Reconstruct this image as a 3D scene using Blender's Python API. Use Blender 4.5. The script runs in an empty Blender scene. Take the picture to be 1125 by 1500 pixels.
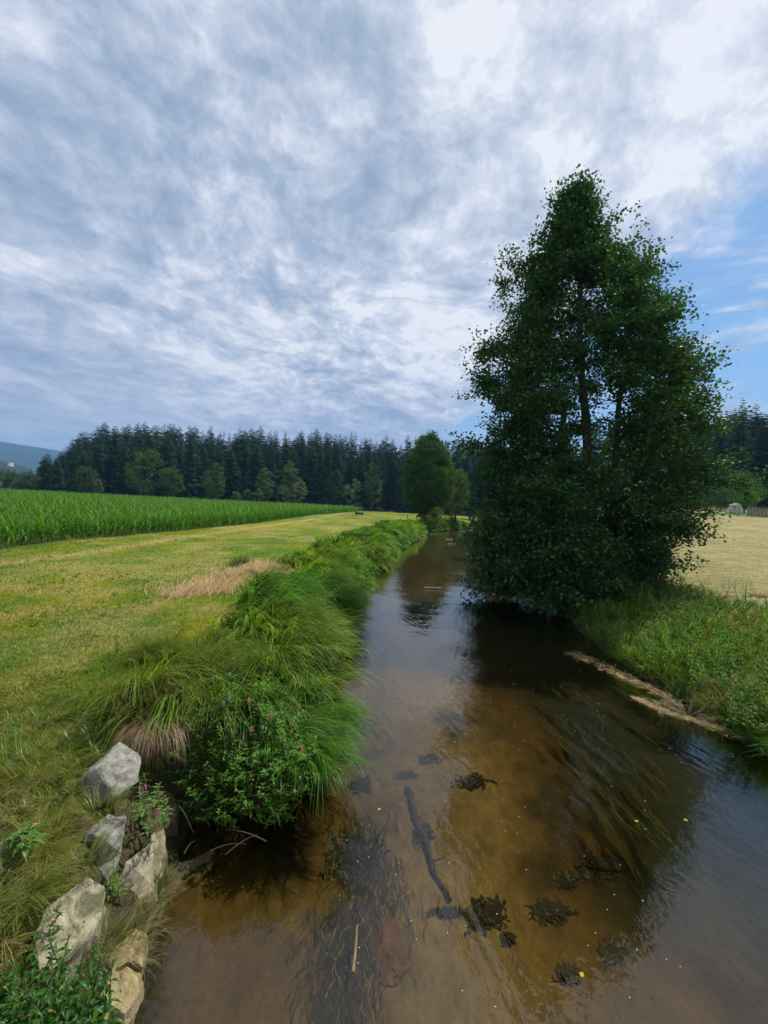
import bpy, bmesh, math, random
import numpy as np
from mathutils import Vector
rng = np.random.default_rng(7)
random.seed(7)
S = bpy.context.scene
COL = S.collection
R = math.radians

# ------------------------------------------------------------------ camera
F_PX = 652.0                     # focal length in photo pixels (photo is 1125 x 1500)
EYE = np.array([0.0, 0.0, 3.6])
PITCH, ROLL = R(-1.05), R(2.9)
c_f = np.array([0, math.cos(PITCH), math.sin(PITCH)])
u0 = np.array([0, -math.sin(PITCH), math.cos(PITCH)]); r0 = np.array([1.0, 0, 0])
c_u = math.cos(ROLL)*u0 - math.sin(ROLL)*r0
c_r = math.cos(ROLL)*r0 + math.sin(ROLL)*u0
cam_d = bpy.data.cameras.new('camera'); cam = bpy.data.objects.new('camera', cam_d); COL.objects.link(cam)
cam_d.sensor_fit = 'VERTICAL'; cam_d.sensor_height = 24; cam_d.lens = 24*F_PX/1500
cam_d.clip_start = 0.05; cam_d.clip_end = 12000
from mathutils import Matrix
cam.matrix_world = Matrix(((c_r[0], c_u[0], -c_f[0], EYE[0]), (c_r[1], c_u[1], -c_f[1], EYE[1]),
                           (c_r[2], c_u[2], -c_f[2], EYE[2]), (0, 0, 0, 1)))
S.camera = cam

# ------------------------------------------------------------------ light, sky, exposure
SUN_EL, SUN_AZ = R(58), R(48)    # azimuth measured from +Y (view direction) towards +X
sun_d = bpy.data.lights.new('sun', 'SUN'); sun = bpy.data.objects.new('sun', sun_d); COL.objects.link(sun)
sun_d.energy = 5.0; sun_d.angle = R(0.9); sun_d.color = (1.0, 0.95, 0.86)
sdir = Vector((math.sin(SUN_AZ)*math.cos(SUN_EL), math.cos(SUN_AZ)*math.cos(SUN_EL), math.sin(SUN_EL)))
sun.rotation_euler = sdir.to_track_quat('Z', 'Y').to_euler()
S.view_settings.view_transform = 'Standard'; S.view_settings.look = 'None'
S.view_settings.exposure = 0.0; S.view_settings.gamma = 1.0; S.view_settings.use_curve_mapping = False

class NT:
    """small node helper"""
    def __init__(s, tree): s.t = tree; s.n = tree.nodes; s.l = tree.links
    def new(s, typ, **kw):
        n = s.n.new(typ)
        for k, v in kw.items(): setattr(n, k, v)
        return n
    def link(s, a, b): s.l.new(a, b)
    def put(s, sock, v):
        if isinstance(v, bpy.types.NodeSocket): s.l.new(v, sock)
        elif isinstance(v, (tuple, list)) and len(v) == 3 and sock.type == 'RGBA': sock.default_value = (*v, 1)
        else: sock.default_value = v
    def math(s, op, a, b=0.0, c=0.0, clamp=False):
        n = s.new('ShaderNodeMath', operation=op, use_clamp=clamp)
        s.put(n.inputs[0], a); s.put(n.inputs[1], b); s.put(n.inputs[2], c); return n.outputs[0]
    def noise(s, vec, scale, detail=4, rough=0.55, dist=0.0, dim='3D'):
        n = s.new('ShaderNodeTexNoise', noise_dimensions=dim)
        if vec is not None: s.put(n.inputs['Vector'], vec)
        n.inputs['Scale'].default_value = scale; n.inputs['Detail'].default_value = detail
        n.inputs['Roughness'].default_value = rough; n.inputs['Distortion'].default_value = dist
        return n.outputs[0]
    def ramp(s, fac, stops, interp='LINEAR'):
        n = s.new('ShaderNodeValToRGB'); s.put(n.inputs[0], fac); r = n.color_ramp; r.interpolation = interp
        while len(r.elements) < len(stops): r.elements.new(0.5)
        for e, (p, c) in zip(r.elements, stops):
            e.position = p; e.color = (c, c, c, 1) if isinstance(c, (int, float)) else (*c, 1)
        return n.outputs[0]
    def mix(s, fac, a, b, blend='MIX'):
        n = s.new('ShaderNodeMix', data_type='RGBA', blend_type=blend)
        s.put(n.inputs[0], fac); s.put(n.inputs[6], a); s.put(n.inputs[7], b); return n.outputs[2]
    def map(s, v, a, b, c=0.0, d=1.0, smooth=True):
        n = s.new('ShaderNodeMapRange', interpolation_type='SMOOTHSTEP' if smooth else 'LINEAR')
        s.put(n.inputs[0], v); n.inputs[1].default_value = a; n.inputs[2].default_value = b
        n.inputs[3].default_value = c; n.inputs[4].default_value = d; return n.outputs[0]
    def comb(s, x, y, z=0.0):
        n = s.new('ShaderNodeCombineXYZ'); s.put(n.inputs[0], x); s.put(n.inputs[1], y); s.put(n.inputs[2], z); return n.outputs[0]

W = bpy.data.worlds.new('World'); S.world = W; W.use_nodes = True
w = NT(W.node_tree); w.n.clear()
wo = w.new('ShaderNodeOutputWorld'); bg = w.new('ShaderNodeBackground'); w.link(bg.outputs[0], wo.inputs[0])
SKY_K = 0.15
bg.inputs[1].default_value = SKY_K
sky = w.new('ShaderNodeTexSky', sky_type='NISHITA'); sky.sun_disc = False
sky.sun_elevation = SUN_EL; sky.sun_rotation = SUN_AZ; sky.air_density = 1.0; sky.dust_density = 0.6; sky.ozone_density = 1.5
tc = w.new('ShaderNodeTexCoord'); sep = w.new('ShaderNodeSeparateXYZ'); w.link(tc.outputs['Generated'], sep.inputs[0])
dx, dy, dz = sep.outputs
zc = w.math('ADD', w.math('MAXIMUM', dz, 0.0), 0.20)
pxx = w.math('DIVIDE', dx, zc); pyy = w.math('DIVIDE', dy, zc)
pv = w.comb(pxx, pyy, 0.0)
wn = w.noise(w.comb(pxx, pyy, 7.7), 1.6, 2, 0.5)
wn2 = w.noise(w.comb(pxx, pyy, 2.2), 1.9, 3, 0.5)
wx = w.math('MULTIPLY', w.math('SUBTRACT', wn, 0.5), 0.26); wy_ = w.math('MULTIPLY', w.math('SUBTRACT', wn2, 0.5), 0.26)
# broad bands run from upper left down to the right, like the photograph's
u_s = w.math('ADD', w.math('MULTIPLY', pxx, 0.72), w.math('MULTIPLY', pyy, 0.69))
v_s = w.math('SUBTRACT', w.math('MULTIPLY', pyy, 0.72), w.math('MULTIPLY', pxx, 0.69))
pst = w.comb(w.math('ADD', w.math('MULTIPLY', u_s, 0.55), wx), w.math('ADD', v_s, wy_), 0.0)
pcl = w.comb(w.math('ADD', pxx, wx), w.math('ADD', w.math('MULTIPLY', pyy, 0.9), wy_), 4.0)
big = w.noise(pst, 1.25, 3, 0.5, 0.1)
midn = w.noise(pst, 3.4, 6, 0.58, 0.1)
cells = w.noise(pcl, 6.5, 7, 0.62, 0.15)
fine = w.noise(pcl, 17.0, 6, 0.65, 0.1)
cellw = w.map(w.math('ADD', pxx, w.math('MULTIPLY', pyy, 0.25)), -0.75, 0.15, 0.60, 1.0)   # mottled cells to the centre and right
def blob(cx, cy, r_, amp):
    q = w.math('ADD', w.math('POWER', w.math('SUBTRACT', pxx, cx), 2.0), w.math('POWER', w.math('SUBTRACT', pyy, cy), 2.0))
    return w.math('MULTIPLY', w.map(q, 0.0, r_*r_, 1.0, 0.0), amp)
dens = w.math('ADD', w.math('MULTIPLY', w.math('SUBTRACT', big, 0.5), 0.55), w.math('MULTIPLY', w.math('SUBTRACT', midn, 0.5), 0.48))
dens = w.math('ADD', dens, w.math('MULTIPLY', w.math('SUBTRACT', cells, 0.5), w.math('MULTIPLY', cellw, 0.62)))
dens = w.math('ADD', dens, w.math('MULTIPLY', w.math('SUBTRACT', fine, 0.5), w.math('MULTIPLY', cellw, 0.32)))
dens = w.math('ADD', dens, w.math('ADD', blob(-0.85, 1.15, 0.60, 0.030), blob(-0.16, 0.88, 0.40, 0.035)))
dens = w.math('ADD', dens, blob(0.12, 1.15, 0.40, -0.045))
dots = w.math('ADD', w.math('ADD', w.math('MULTIPLY', dx, sdir.x), w.math('MULTIPLY', dy, sdir.y)), w.math('MULTIPLY', dz, sdir.z))
glow = w.math('POWER', w.math('MAXIMUM', dots, 0.0), 6.0)
dens = w.math('ADD', w.math('SUBTRACT', dens, w.math('MULTIPLY', glow, 0.015)), 0.488)
ccol = w.ramp(dens, [(0.37, (0.88, 0.90, 0.96)), (0.44, (0.66, 0.71, 0.83)), (0.51, (0.49, 0.56, 0.70)), (0.57, (0.37, 0.46, 0.61)), (0.66, (0.26, 0.36, 0.52))])
ccol = w.mix(w.math('MULTIPLY', glow, 0.38), ccol, (0.95, 0.96, 1.0))
# clear blue gap on the right
edge = w.math('ADD', w.math('SUBTRACT', pxx, 0.66), w.math('MULTIPLY', w.math('SUBTRACT', pyy, 1.0), 0.27))
edge = w.math('ADD', edge, w.math('MULTIPLY', w.math('SUBTRACT', wn, 0.5), 0.45))
edge = w.math('ADD', edge, w.math('MULTIPLY', w.math('SUBTRACT', cells, 0.5), 0.40))
gap = w.map(edge, -0.06, 0.17)
cirrus_v = w.comb(w.math('MULTIPLY', w.math('SUBTRACT', pxx, w.math('MULTIPLY', pyy, 0.30)), 1.0), w.math('MULTIPLY', w.math('ADD', pyy, w.math('MULTIPLY', pxx, 0.5)), 2.6), 3.3)
cir = w.noise(cirrus_v, 1.6, 8, 0.62, 0.5)
cirm = w.map(cir, 0.50, 0.70, 0.0, 0.85)
gap_top = w.map(pyy, 0.62, 0.88)
gap = w.math('MULTIPLY', gap, w.math('MULTIPLY', gap_top, w.math('SUBTRACT', 1.0, cirm)))
cover = w.math('SUBTRACT', 1.0, w.math('MULTIPLY', gap, 0.92))
cl = w.new('ShaderNodeVectorMath', operation='SCALE'); w.link(ccol, cl.inputs[0]); cl.inputs['Scale'].default_value = 1/SKY_K*0.98
skyc = w.mix(1.0, sky.outputs[0], (0.50, 0.70, 0.83), 'MULTIPLY')
out = w.mix(cover, skyc, cl.outputs[0])
hz = w.map(dz, 0.0, 0.34, 1.0, 0.0)
hcol = tuple(c/SKY_K for c in (0.40, 0.47, 0.64))
out = w.mix(w.math('MULTIPLY', hz, w.math('SUBTRACT', 0.85, w.math('MULTIPLY', gap, 0.25))), out, hcol)
w.link(out, bg.inputs[0])

# ------------------------------------------------------------------ maths helpers
def ray(px, py):
    px = np.asarray(px, float); py = np.asarray(py, float)
    return c_f + ((px-562.5)/F_PX)[..., None]*c_r + ((750-py)/F_PX)[..., None]*c_u
def at_z(px, py, z):
    d = ray(px, py); t = (z-EYE[2])/d[..., 2]; return EYE + t[..., None]*d
def at_y(px, py, Y):
    d = ray(px, py); t = Y/d[..., 1]; return EYE + t[..., None]*d
def to_px(p):
    q = np.asarray(p) - EYE; k = F_PX/(q@c_f)
    return 562.5+(q@c_r)*k, 750-(q@c_u)*k
def sm(x, a, b):
    t = np.clip((x-a)/(b-a), 0, 1); return t*t*(3-2*t)
def vnoise(x, y, z=0.0, seed=0):
    x, y, z = np.broadcast_arrays(np.asarray(x, float), np.asarray(y, float), np.asarray(z, float))
    xi, yi, zi = np.floor(x).astype(np.int64), np.floor(y).astype(np.int64), np.floor(z).astype(np.int64)
    fx, fy, fz = x-xi, y-yi, z-zi
    fx, fy, fz = fx*fx*(3-2*fx), fy*fy*(3-2*fy), fz*fz*(3-2*fz)
    def h(i, j, k):
        n = (i*374761393 + j*668265263 + k*2147483647 + seed*1274126177) & 0xffffffff
        n = ((n ^ (n >> 13))*1274126177) & 0xffffffff
        n = ((n ^ (n >> 16))*2246822519) & 0xffffffff
        return ((n ^ (n >> 15)) & 0xffff)/65535.0
    def L(a, b, t): return a+(b-a)*t
    return L(L(L(h(xi, yi, zi), h(xi+1, yi, zi), fx), L(h(xi, yi+1, zi), h(xi+1, yi+1, zi), fx), fy),
             L(L(h(xi, yi, zi+1), h(xi+1, yi, zi+1), fx), L(h(xi, yi+1, zi+1), h(xi+1, yi+1, zi+1), fx), fy), fz)
def fbm(x, y, z=0.0, seed=0, o=4):
    r_, a, s = 0, 0.5, 0
    for k in range(o):
        r_ = r_ + a*vnoise(np.asarray(x)*2**k, np.asarray(y)*2**k, np.asarray(z)*2**k, seed+k*17); s += a; a *= .5
    return r_/s

# ------------------------------------------------------------------ object helpers
def tag(o, label=None, cat=None, group=None, kind=None):
    if label: o['label'] = label
    if cat: o['category'] = cat
    if group: o['group'] = group
    if kind: o['kind'] = kind
    return o
def link(o, parent=None):
    COL.objects.link(o)
    if parent is not None: o.parent = parent
    return o
def empty(name, loc=(0, 0, 0), rz=0.0, scale=1.0):
    o = bpy.data.objects.new(name, None); o.empty_display_size = 0.2; COL.objects.link(o)
    o.location = tuple(float(v) for v in loc); o.rotation_euler = (0, 0, rz); o.scale = (scale,)*3
    return o
def mesh_np(name, V, Fq=None, Ft=None, col=None, smooth=False):
    me = bpy.data.meshes.new(name)
    V = np.ascontiguousarray(V, dtype=np.float32)
    nq = 0 if Fq is None else len(Fq); nt = 0 if Ft is None else len(Ft)
    me.vertices.add(len(V)); me.vertices.foreach_set('co', V.ravel())
    idx = []
    if nq: idx.append(np.asarray(Fq, np.int32).ravel())
    if nt: idx.append(np.asarray(Ft, np.int32).ravel())
    idx = np.concatenate(idx); me.loops.add(len(idx)); me.loops.foreach_set('vertex_index', idx)
    tot = np.concatenate([np.full(nq, 4, np.int32), np.full(nt, 3, np.int32)])
    st = np.concatenate([[0], np.cumsum(tot)[:-1]]).astype(np.int32)
    me.polygons.add(nq+nt); me.polygons.foreach_set('loop_start', st)
    me.update(calc_edges=True)
    if smooth: me.polygons.foreach_set('use_smooth', np.ones(nq+nt, bool))
    if col is not None:
        a = me.color_attributes.new('col', 'FLOAT_COLOR', 'POINT')
        c = np.ones((len(V), 4), np.float32); c[:, :3] = col; a.data.foreach_set('color', c.ravel())
    return me
def obj(name, me, mat=None, parent=None):
    if mat is not None and not me.materials: me.materials.append(mat)
    return link(bpy.data.objects.new(name, me), parent)

class MB:
    """collects numpy pieces into one mesh"""
    def __init__(s): s.V = []; s.Q = []; s.T = []; s.C = []; s.n = 0
    def add(s, V, Q=None, T=None, C=None):
        V = np.asarray(V, float); s.V.append(V)
        if Q is not None and len(Q): s.Q.append(np.asarray(Q)+s.n)
        if T is not None and len(T): s.T.append(np.asarray(T)+s.n)
        s.C.append(np.broadcast_to(np.asarray(C if C is not None else (1, 1, 1), float), (len(V), 3)))
        s.n += len(V)
    def mesh(s, name, smooth=False):
        return mesh_np(name, np.concatenate(s.V), np.concatenate(s.Q) if s.Q else None,
                       np.concatenate(s.T) if s.T else None, np.concatenate(s.C), smooth)
    def build(s, name, mat, parent=None, smooth=False): return obj(name, s.mesh(name, smooth), mat, parent)

def tube(P, rad, sides=6):
    P = np.asarray(P, float); n = len(P); rad = np.broadcast_to(rad, (n,))
    T = np.gradient(P, axis=0); T /= np.linalg.norm(T, axis=1)[:, None]+1e-9
    ref = np.where(np.abs(T[:, 2:3]) > 0.9, np.array([[1.0, 0, 0]]), np.array([[0, 0, 1.0]]))
    A = np.cross(T, ref); A /= np.linalg.norm(A, axis=1)[:, None]+1e-9; B = np.cross(T, A)
    a = np.arange(sides)*2*math.pi/sides
    V = P[:, None] + rad[:, None, None]*(np.cos(a)[None, :, None]*A[:, None] + np.sin(a)[None, :, None]*B[:, None])
    i = np.arange(n-1)[:, None]*sides; j = np.arange(sides)[None]; k = (j+1) % sides
    Q = np.stack([i+j, i+k, i+sides+k, i+sides+j], -1).reshape(-1, 4)
    return V.reshape(-1, 3), Q

def ribbons(root, az, lean, bend, length, width, nseg=4, floor=None, curl=1.0, taper=0.9, tw=0.0):
    """arching blades; all arguments are arrays over N"""
    N = len(root); az = np.broadcast_to(az, (N,)); lean = np.broadcast_to(lean, (N,)); bend = np.broadcast_to(bend, (N,))
    length = np.broadcast_to(length, (N,)); width = np.broadcast_to(width, (N,))
    H = np.stack([np.cos(az), np.sin(az), 0*az], 1); Zv = np.array([0, 0, 1.0])
    sa = az+math.pi/2+tw*rng.normal(size=N); Sd = np.stack([np.cos(sa), np.sin(sa), 0*az], 1)
    P = [root]; p = root.copy()
    for i in range(nseg):
        t = (i+0.5)/nseg; th = lean+bend*t**curl
        p = p + (length/nseg)[:, None]*(np.sin(th)[:, None]*H+np.cos(th)[:, None]*Zv)
        if floor is not None: p = p.copy(); p[:, 2] = np.maximum(p[:, 2], floor(p[:, 0], p[:, 1])+0.02+0.05*(i+1)/nseg)
        P.append(p)
    P = np.stack(P, 1)
    tt = np.linspace(0, 1, nseg+1)
    wd = width[:, None]*(0.55+0.9*tt-(1.45*tt**1.6)*taper)[None]; wd = np.maximum(wd, width[:, None]*0.06)
    V = np.stack([P-wd[..., None]*0.5*Sd[:, None], P+wd[..., None]*0.5*Sd[:, None]], 2).reshape(-1, 3)
    b = (np.arange(N)*(nseg+1)*2)[:, None]+(np.arange(nseg)*2)[None]
    Q = np.stack([b, b+1, b+3, b+2], -1).reshape(-1, 4)
    return V, Q, np.tile(tt.repeat(2), N)

def leaves(P, size, nrm_up=0.5, aspect=0.8, droop=None):
    """folded rhombus leaves at points P; size array"""
    N = len(P); size = np.broadcast_to(size, (N,))
    n = rng.normal(size=(N, 3)); n[:, 2] = np.abs(n[:, 2])+nrm_up; n /= np.linalg.norm(n, axis=1)[:, None]
    d = rng.normal(size=(N, 3))
    if droop is not None: d[:, 2] -= droop
    d -= (d*n).sum(1)[:, None]*n; d /= np.linalg.norm(d, axis=1)[:, None]+1e-9
    s = np.cross(n, d)
    a = P; tip = P+d*size[:, None]; m = P+d*(size*0.5)[:, None]
    w_ = (size*aspect*0.5)[:, None]
    V = np.stack([a, m+s*w_+n*w_*0.25, tip, m-s*w_+n*w_*0.25], 1).reshape(-1, 3)
    b = np.arange(N)[:, None]*4
    T = np.concatenate([b+np.array([[0, 1, 2]]), b+np.array([[0, 2, 3]])])
    return V, T

# ------------------------------------------------------------------ materials
MATS = {}
def new_mat(name):
    m = bpy.data.materials.new(name); m.use_nodes = True; t = NT(m.node_tree); t.n.clear()
    o = t.new('ShaderNodeOutputMaterial'); MATS[name] = m; return m, t, o
def leaf_mat(name, trans=0.35, gloss=0.08, rough=0.4, noise_scale=0.0, tcol=(1.15, 1.25, 0.45)):
    m, t, o = new_mat(name)
    at = t.new('ShaderNodeAttribute', attribute_name='col'); c = at.outputs[0]
    if noise_scale:
        g = t.new('ShaderNodeNewGeometry'); nz = t.noise(g.outputs['Position'], noise_scale, 2)
        c = t.mix(1.0, c, t.ramp(nz, [(0.3, 0.72), (0.7, 1.3)]), 'MULTIPLY')
    d = t.new('ShaderNodeBsdfDiffuse'); t.put(d.inputs[0], c)
    tr = t.new('ShaderNodeBsdfTranslucent'); t.put(tr.inputs[0], t.mix(1.0, c, tcol, 'MULTIPLY'))
    mx = t.new('ShaderNodeMixShader'); mx.inputs[0].default_value = trans
    t.link(d.outputs[0], mx.inputs[1]); t.link(tr.outputs[0], mx.inputs[2])
    gl = t.new('ShaderNodeBsdfGlossy'); gl.inputs['Roughness'].default_value = rough; gl.inputs[0].default_value = (1, 1, 1, 1)
    m2 = t.new('ShaderNodeMixShader'); m2.inputs[0].default_value = gloss
    t.link(mx.outputs[0], m2.inputs[1]); t.link(gl.outputs[0], m2.inputs[2]); t.link(m2.outputs[0], o.inputs[0])
    return m
LEAF = leaf_mat('alder_leaf', 0.28, 0.016, 0.32)
FARLEAF = leaf_mat('far_foliage', 0.30, 0.005, 0.6)
NEEDLE = leaf_mat('spruce_needles', 0.12, 0.003, 0.6)
BLADE = leaf_mat('grass_blade', 0.45, 0.014, 0.34)
DRY = leaf_mat('dry_straw', 0.25, 0.03, 0.5, tcol=(1.1, 1.0, 0.7))
MAIZE = leaf_mat('maize_leaf', 0.42, 0.009, 0.45)
HERB = leaf_mat('herb_leaf', 0.35, 0.012, 0.36)
PETAL = leaf_mat('petal', 0.3, 0.02, 0.5, tcol=(1, 1, 1))

def rough_mat(name, stops, scale, bump=0.3, rough=0.9, detail=8, scale2=None, dist=0.02, spec=0.2):
    m, t, o = new_mat(name); g = t.new('ShaderNodeNewGeometry'); p = g.outputs['Position']
    n1 = t.noise(p, scale, detail, 0.62, 0.3); c = t.ramp(n1, stops)
    n2 = t.noise(p, scale2 or scale*9, 5, 0.7); c = t.mix(1.0, c, t.ramp(n2, [(0.3, 0.72), (0.7, 1.25)]), 'MULTIPLY')
    b = t.new('ShaderNodeBsdfPrincipled'); t.put(b.inputs['Base Color'], c); b.inputs['Roughness'].default_value = rough
    b.inputs['Specular IOR Level'].default_value = spec
    bp = t.new('ShaderNodeBump'); bp.inputs['Strength'].default_value = bump; bp.inputs['Distance'].default_value = dist
    t.put(bp.inputs['Height'], t.math('ADD', n1, t.math('MULTIPLY', n2, 0.6))); t.link(bp.outputs[0], b.inputs['Normal'])
    t.link(b.outputs[0], o.inputs[0]); return m
BARK = rough_mat('alder_bark', [(0.3, (0.035, 0.03, 0.024)), (0.7, (0.11, 0.10, 0.08))], 6, 0.6, dist=0.03)
SPBARK = rough_mat('spruce_bark', [(0.3, (0.08, 0.06, 0.045)), (0.7, (0.2, 0.16, 0.13))], 2, 0.3)
GRANITE = rough_mat('granite', [(0.3, (0.14, 0.13, 0.10)), (0.45, (0.27, 0.26, 0.22)), (0.65, (0.40, 0.385, 0.335))], 16, 1.0, scale2=150, dist=0.02)
def stone_mat(name, stops, moss):
    m, t, o = new_mat(name); g = t.new('ShaderNodeNewGeometry'); p = g.outputs['Position']
    n1 = t.noise(p, 9, 8, 0.62, 0.4); c = t.ramp(n1, stops)
    n2 = t.noise(p, 95, 4, 0.7); c = t.mix(1.0, c, t.ramp(n2, [(0.3, 0.7), (0.7, 1.25)]), 'MULTIPLY')
    n3 = t.noise(p, 4.5, 6, 0.65, 0.6); c = t.mix(t.map(n3, 0.49, 0.60, 0, 0.85), c, moss)
    vr = t.new('ShaderNodeTexVoronoi'); t.put(vr.inputs['Vector'], p); vr.inputs['Scale'].default_value = 17
    holes = t.map(vr.outputs['Distance'], 0.06, 0.14, 0.25, 1.0); c = t.mix(1.0, c, holes, 'MULTIPLY')
    b = t.new('ShaderNodeBsdfPrincipled'); t.put(b.inputs['Base Color'], c); b.inputs['Roughness'].default_value = 0.92
    b.inputs['Specular IOR Level'].default_value = 0.2
    bp = t.new('ShaderNodeBump'); bp.inputs['Strength'].default_value = 0.7; bp.inputs['Distance'].default_value = 0.018
    t.put(bp.inputs['Height'], t.math('ADD', t.math('ADD', n1, t.math('MULTIPLY', n2, 0.35)), holes)); t.link(bp.outputs[0], b.inputs['Normal'])
    t.link(b.outputs[0], o.inputs[0]); return m
SLAB = stone_mat('weathered_slab', [(0.3, (0.15, 0.13, 0.08)), (0.5, (0.29, 0.26, 0.175)), (0.75, (0.42, 0.38, 0.27))], (0.10, 0.10, 0.045))
TANSTONE = stone_mat('sandy_stone', [(0.3, (0.20, 0.155, 0.08)), (0.5, (0.33, 0.265, 0.14)), (0.75, (0.43, 0.36, 0.21))], (0.2, 0.17, 0.07))
WETSTONE = stone_mat('wet_stone', [(0.3, (0.035, 0.028, 0.015)), (0.5, (0.075, 0.056, 0.03)), (0.75, (0.13, 0.10, 0.06))], (0.04, 0.045, 0.02))
REDSTONE = rough_mat('red_stone', [(0.3, (0.040, 0.022, 0.012)), (0.5, (0.075, 0.034, 0.016)), (0.7, (0.11, 0.07, 0.025))], 7, 0.5)
DARKWOOD = rough_mat('waterlogged_wood', [(0.3, (0.014, 0.013, 0.009)), (0.7, (0.040, 0.034, 0.02))], 14, 0.5)
PALEWOOD = rough_mat('weathered_wood', [(0.3, (0.16, 0.13, 0.09)), (0.7, (0.36, 0.31, 0.22))], 3, 0.4)
ALGAE = rough_mat('brown_algae', [(0.3, (0.010, 0.011, 0.007)), (0.7, (0.04, 0.036, 0.02))], 25, 0.8)
HILLM = rough_mat('hill_forest', [(0.3, (0.012, 0.028, 0.02)), (0.7, (0.03, 0.05, 0.03))], 0.012, 0.2, scale2=0.06)
WALLW = rough_mat('house_plaster', [(0.3, (0.6, 0.6, 0.58)), (0.7, (0.8, 0.8, 0.78))], 0.5, 0.1)
ROOFM = rough_mat('house_roof', [(0.3, (0.35, 0.33, 0.32)), (0.7, (0.5, 0.48, 0.46))], 0.8, 0.1)
PALESTONE = rough_mat('pale_fieldstone', [(0.3, (0.30, 0.29, 0.25)), (0.7, (0.60, 0.58, 0.50))], 1.6, 0.4, scale2=9, dist=0.06)

# ------------------------------------------------------------------ river and land shape
_l = [(200, 1500), (238, 1300), (262, 1225), (330, 1207), (405, 1192), (452, 1140), (468, 1060), (492, 985), (505, 930), (505, 888), (540, 845), (583, 806), (622, 780), (648, 765)]
_r = [(1180, 1155), (1125, 1108), (1050, 1058), (960, 1005), (885, 955), (850, 925), (800, 868), (760, 830), (712, 803), (676, 783), (664, 768)]
Lp = at_z([p[0] for p in _l], [p[1] for p in _l], 0.0); Rp = at_z([p[0] for p in _r], [p[1] for p in _r], 0.0)
Lp[2:4, 1] = [4.78, 5.02]
ly = np.concatenate([[-60, 1.5], Lp[:, 1], [95, 130, 170, 300, 4000]]); lx = np.concatenate([[-1.9, -1.65], Lp[:, 0], [Lp[-1, 0]+9, Lp[-1, 0]+25, Lp[-1, 0]+60, 260, 4000]])
ry = np.concatenate([[-60, 3], Rp[:, 1], [95, 130, 170, 300, 4000]]); rx = np.concatenate([[5.6, 5.6], Rp[:, 0], [Rp[-1, 0]+9.5, Rp[-1, 0]+25, Rp[-1, 0]+60, 268, 4010]])
o_ = np.argsort(ly); ly, lx = ly[o_], lx[o_]; o_ = np.argsort(ry); ry, rx = ry[o_], rx[o_]
def XL(y): return np.interp(y, ly, lx)
def XR(y): return np.maximum(np.interp(y, ry, rx), XL(y)+3.0)
def height(x, y):
    x = np.asarray(x, float); y = np.asarray(y, float)
    dl = XL(y)-x; dr = x-XR(y)
    wob = (fbm(x*0.5, y*0.5, 0, 3)-0.5)
    steep = sm(y, 4.6, 5.4)
    prof_a = np.interp(dl, [0, 0.2, 0.5, 0.9, 1.4, 5, 30], [0, 0.28, 0.60, 0.86, 0.97, 1.0, 1.0])
    prof_b = np.interp(dl, [0, 0.12, 0.3, 0.8, 2.0, 5, 30], [0, 0.38, 0.62, 0.88, 1.0, 1.0, 1.0])
    zl = prof_a*(1-steep)+prof_b*steep + wob*0.14*sm(dl, 0.3, 2)
    zl = zl + 0.018*np.maximum(-x-30, 0)*sm(y, 20, 90)*0.0
    zr = np.interp(dr, [0, 0.3, 1.0, 2.5, 4.5, 8, 30], [0, 0.25, 0.5, 0.85, 1.15, 1.25, 1.25]) + wob*0.16*sm(dr, .2, 1.5)
    wdt = XR(y)-XL(y)
    u = np.clip(-dl/wdt, 0, 1)
    bed = -(0.16+0.34*sm(u, 0.05, 0.75))*sm(np.minimum(-dl, -dr), 0, 0.5) - 0.05*(fbm(x*1.3, y*1.3, 0, 9)-0.5)
    z = np.where(dl > 0, zl, np.where(dr > 0, zr, bed))
    # hillside under the left forest, rising hay field on the right
    side = sm(x, 40, 70)
    z = z + (0.19*np.clip(y-152, 0, 190))*sm(dl, 5, 40)*(1-sm(-x/np.maximum(y, 1), 0.66, 0.80))
    fld = sm(dr, 3, 9)*np.clip((y-16), 0, 78)*0.066*sm(x/np.maximum(y, 1), 0.42, 0.62)
    z = z + fld + sm(dr, 3, 9)*0.20*np.clip(y-96, 0, 200)*sm(x/np.maximum(y, 1), 0.30, 0.5)
    return z

G = {}
def grid_axis(lo, hi, c, d0, g):
    out = [c]; d = d0
    while out[-1] < hi: out.append(out[-1]+d); d *= g
    neg = [c]; d = d0
    while neg[-1] > lo: neg.append(neg[-1]-d); d *= g
    return np.array(neg[:0:-1]+out)
gx = grid_axis(-3600, 3600, -1.5, 0.10, 1.022); gy = grid_axis(-40, 5200, 5.0, 0.10, 1.022)
XX, YY = np.meshgrid(gx, gy); ZZ = height(XX, YY)

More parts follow.
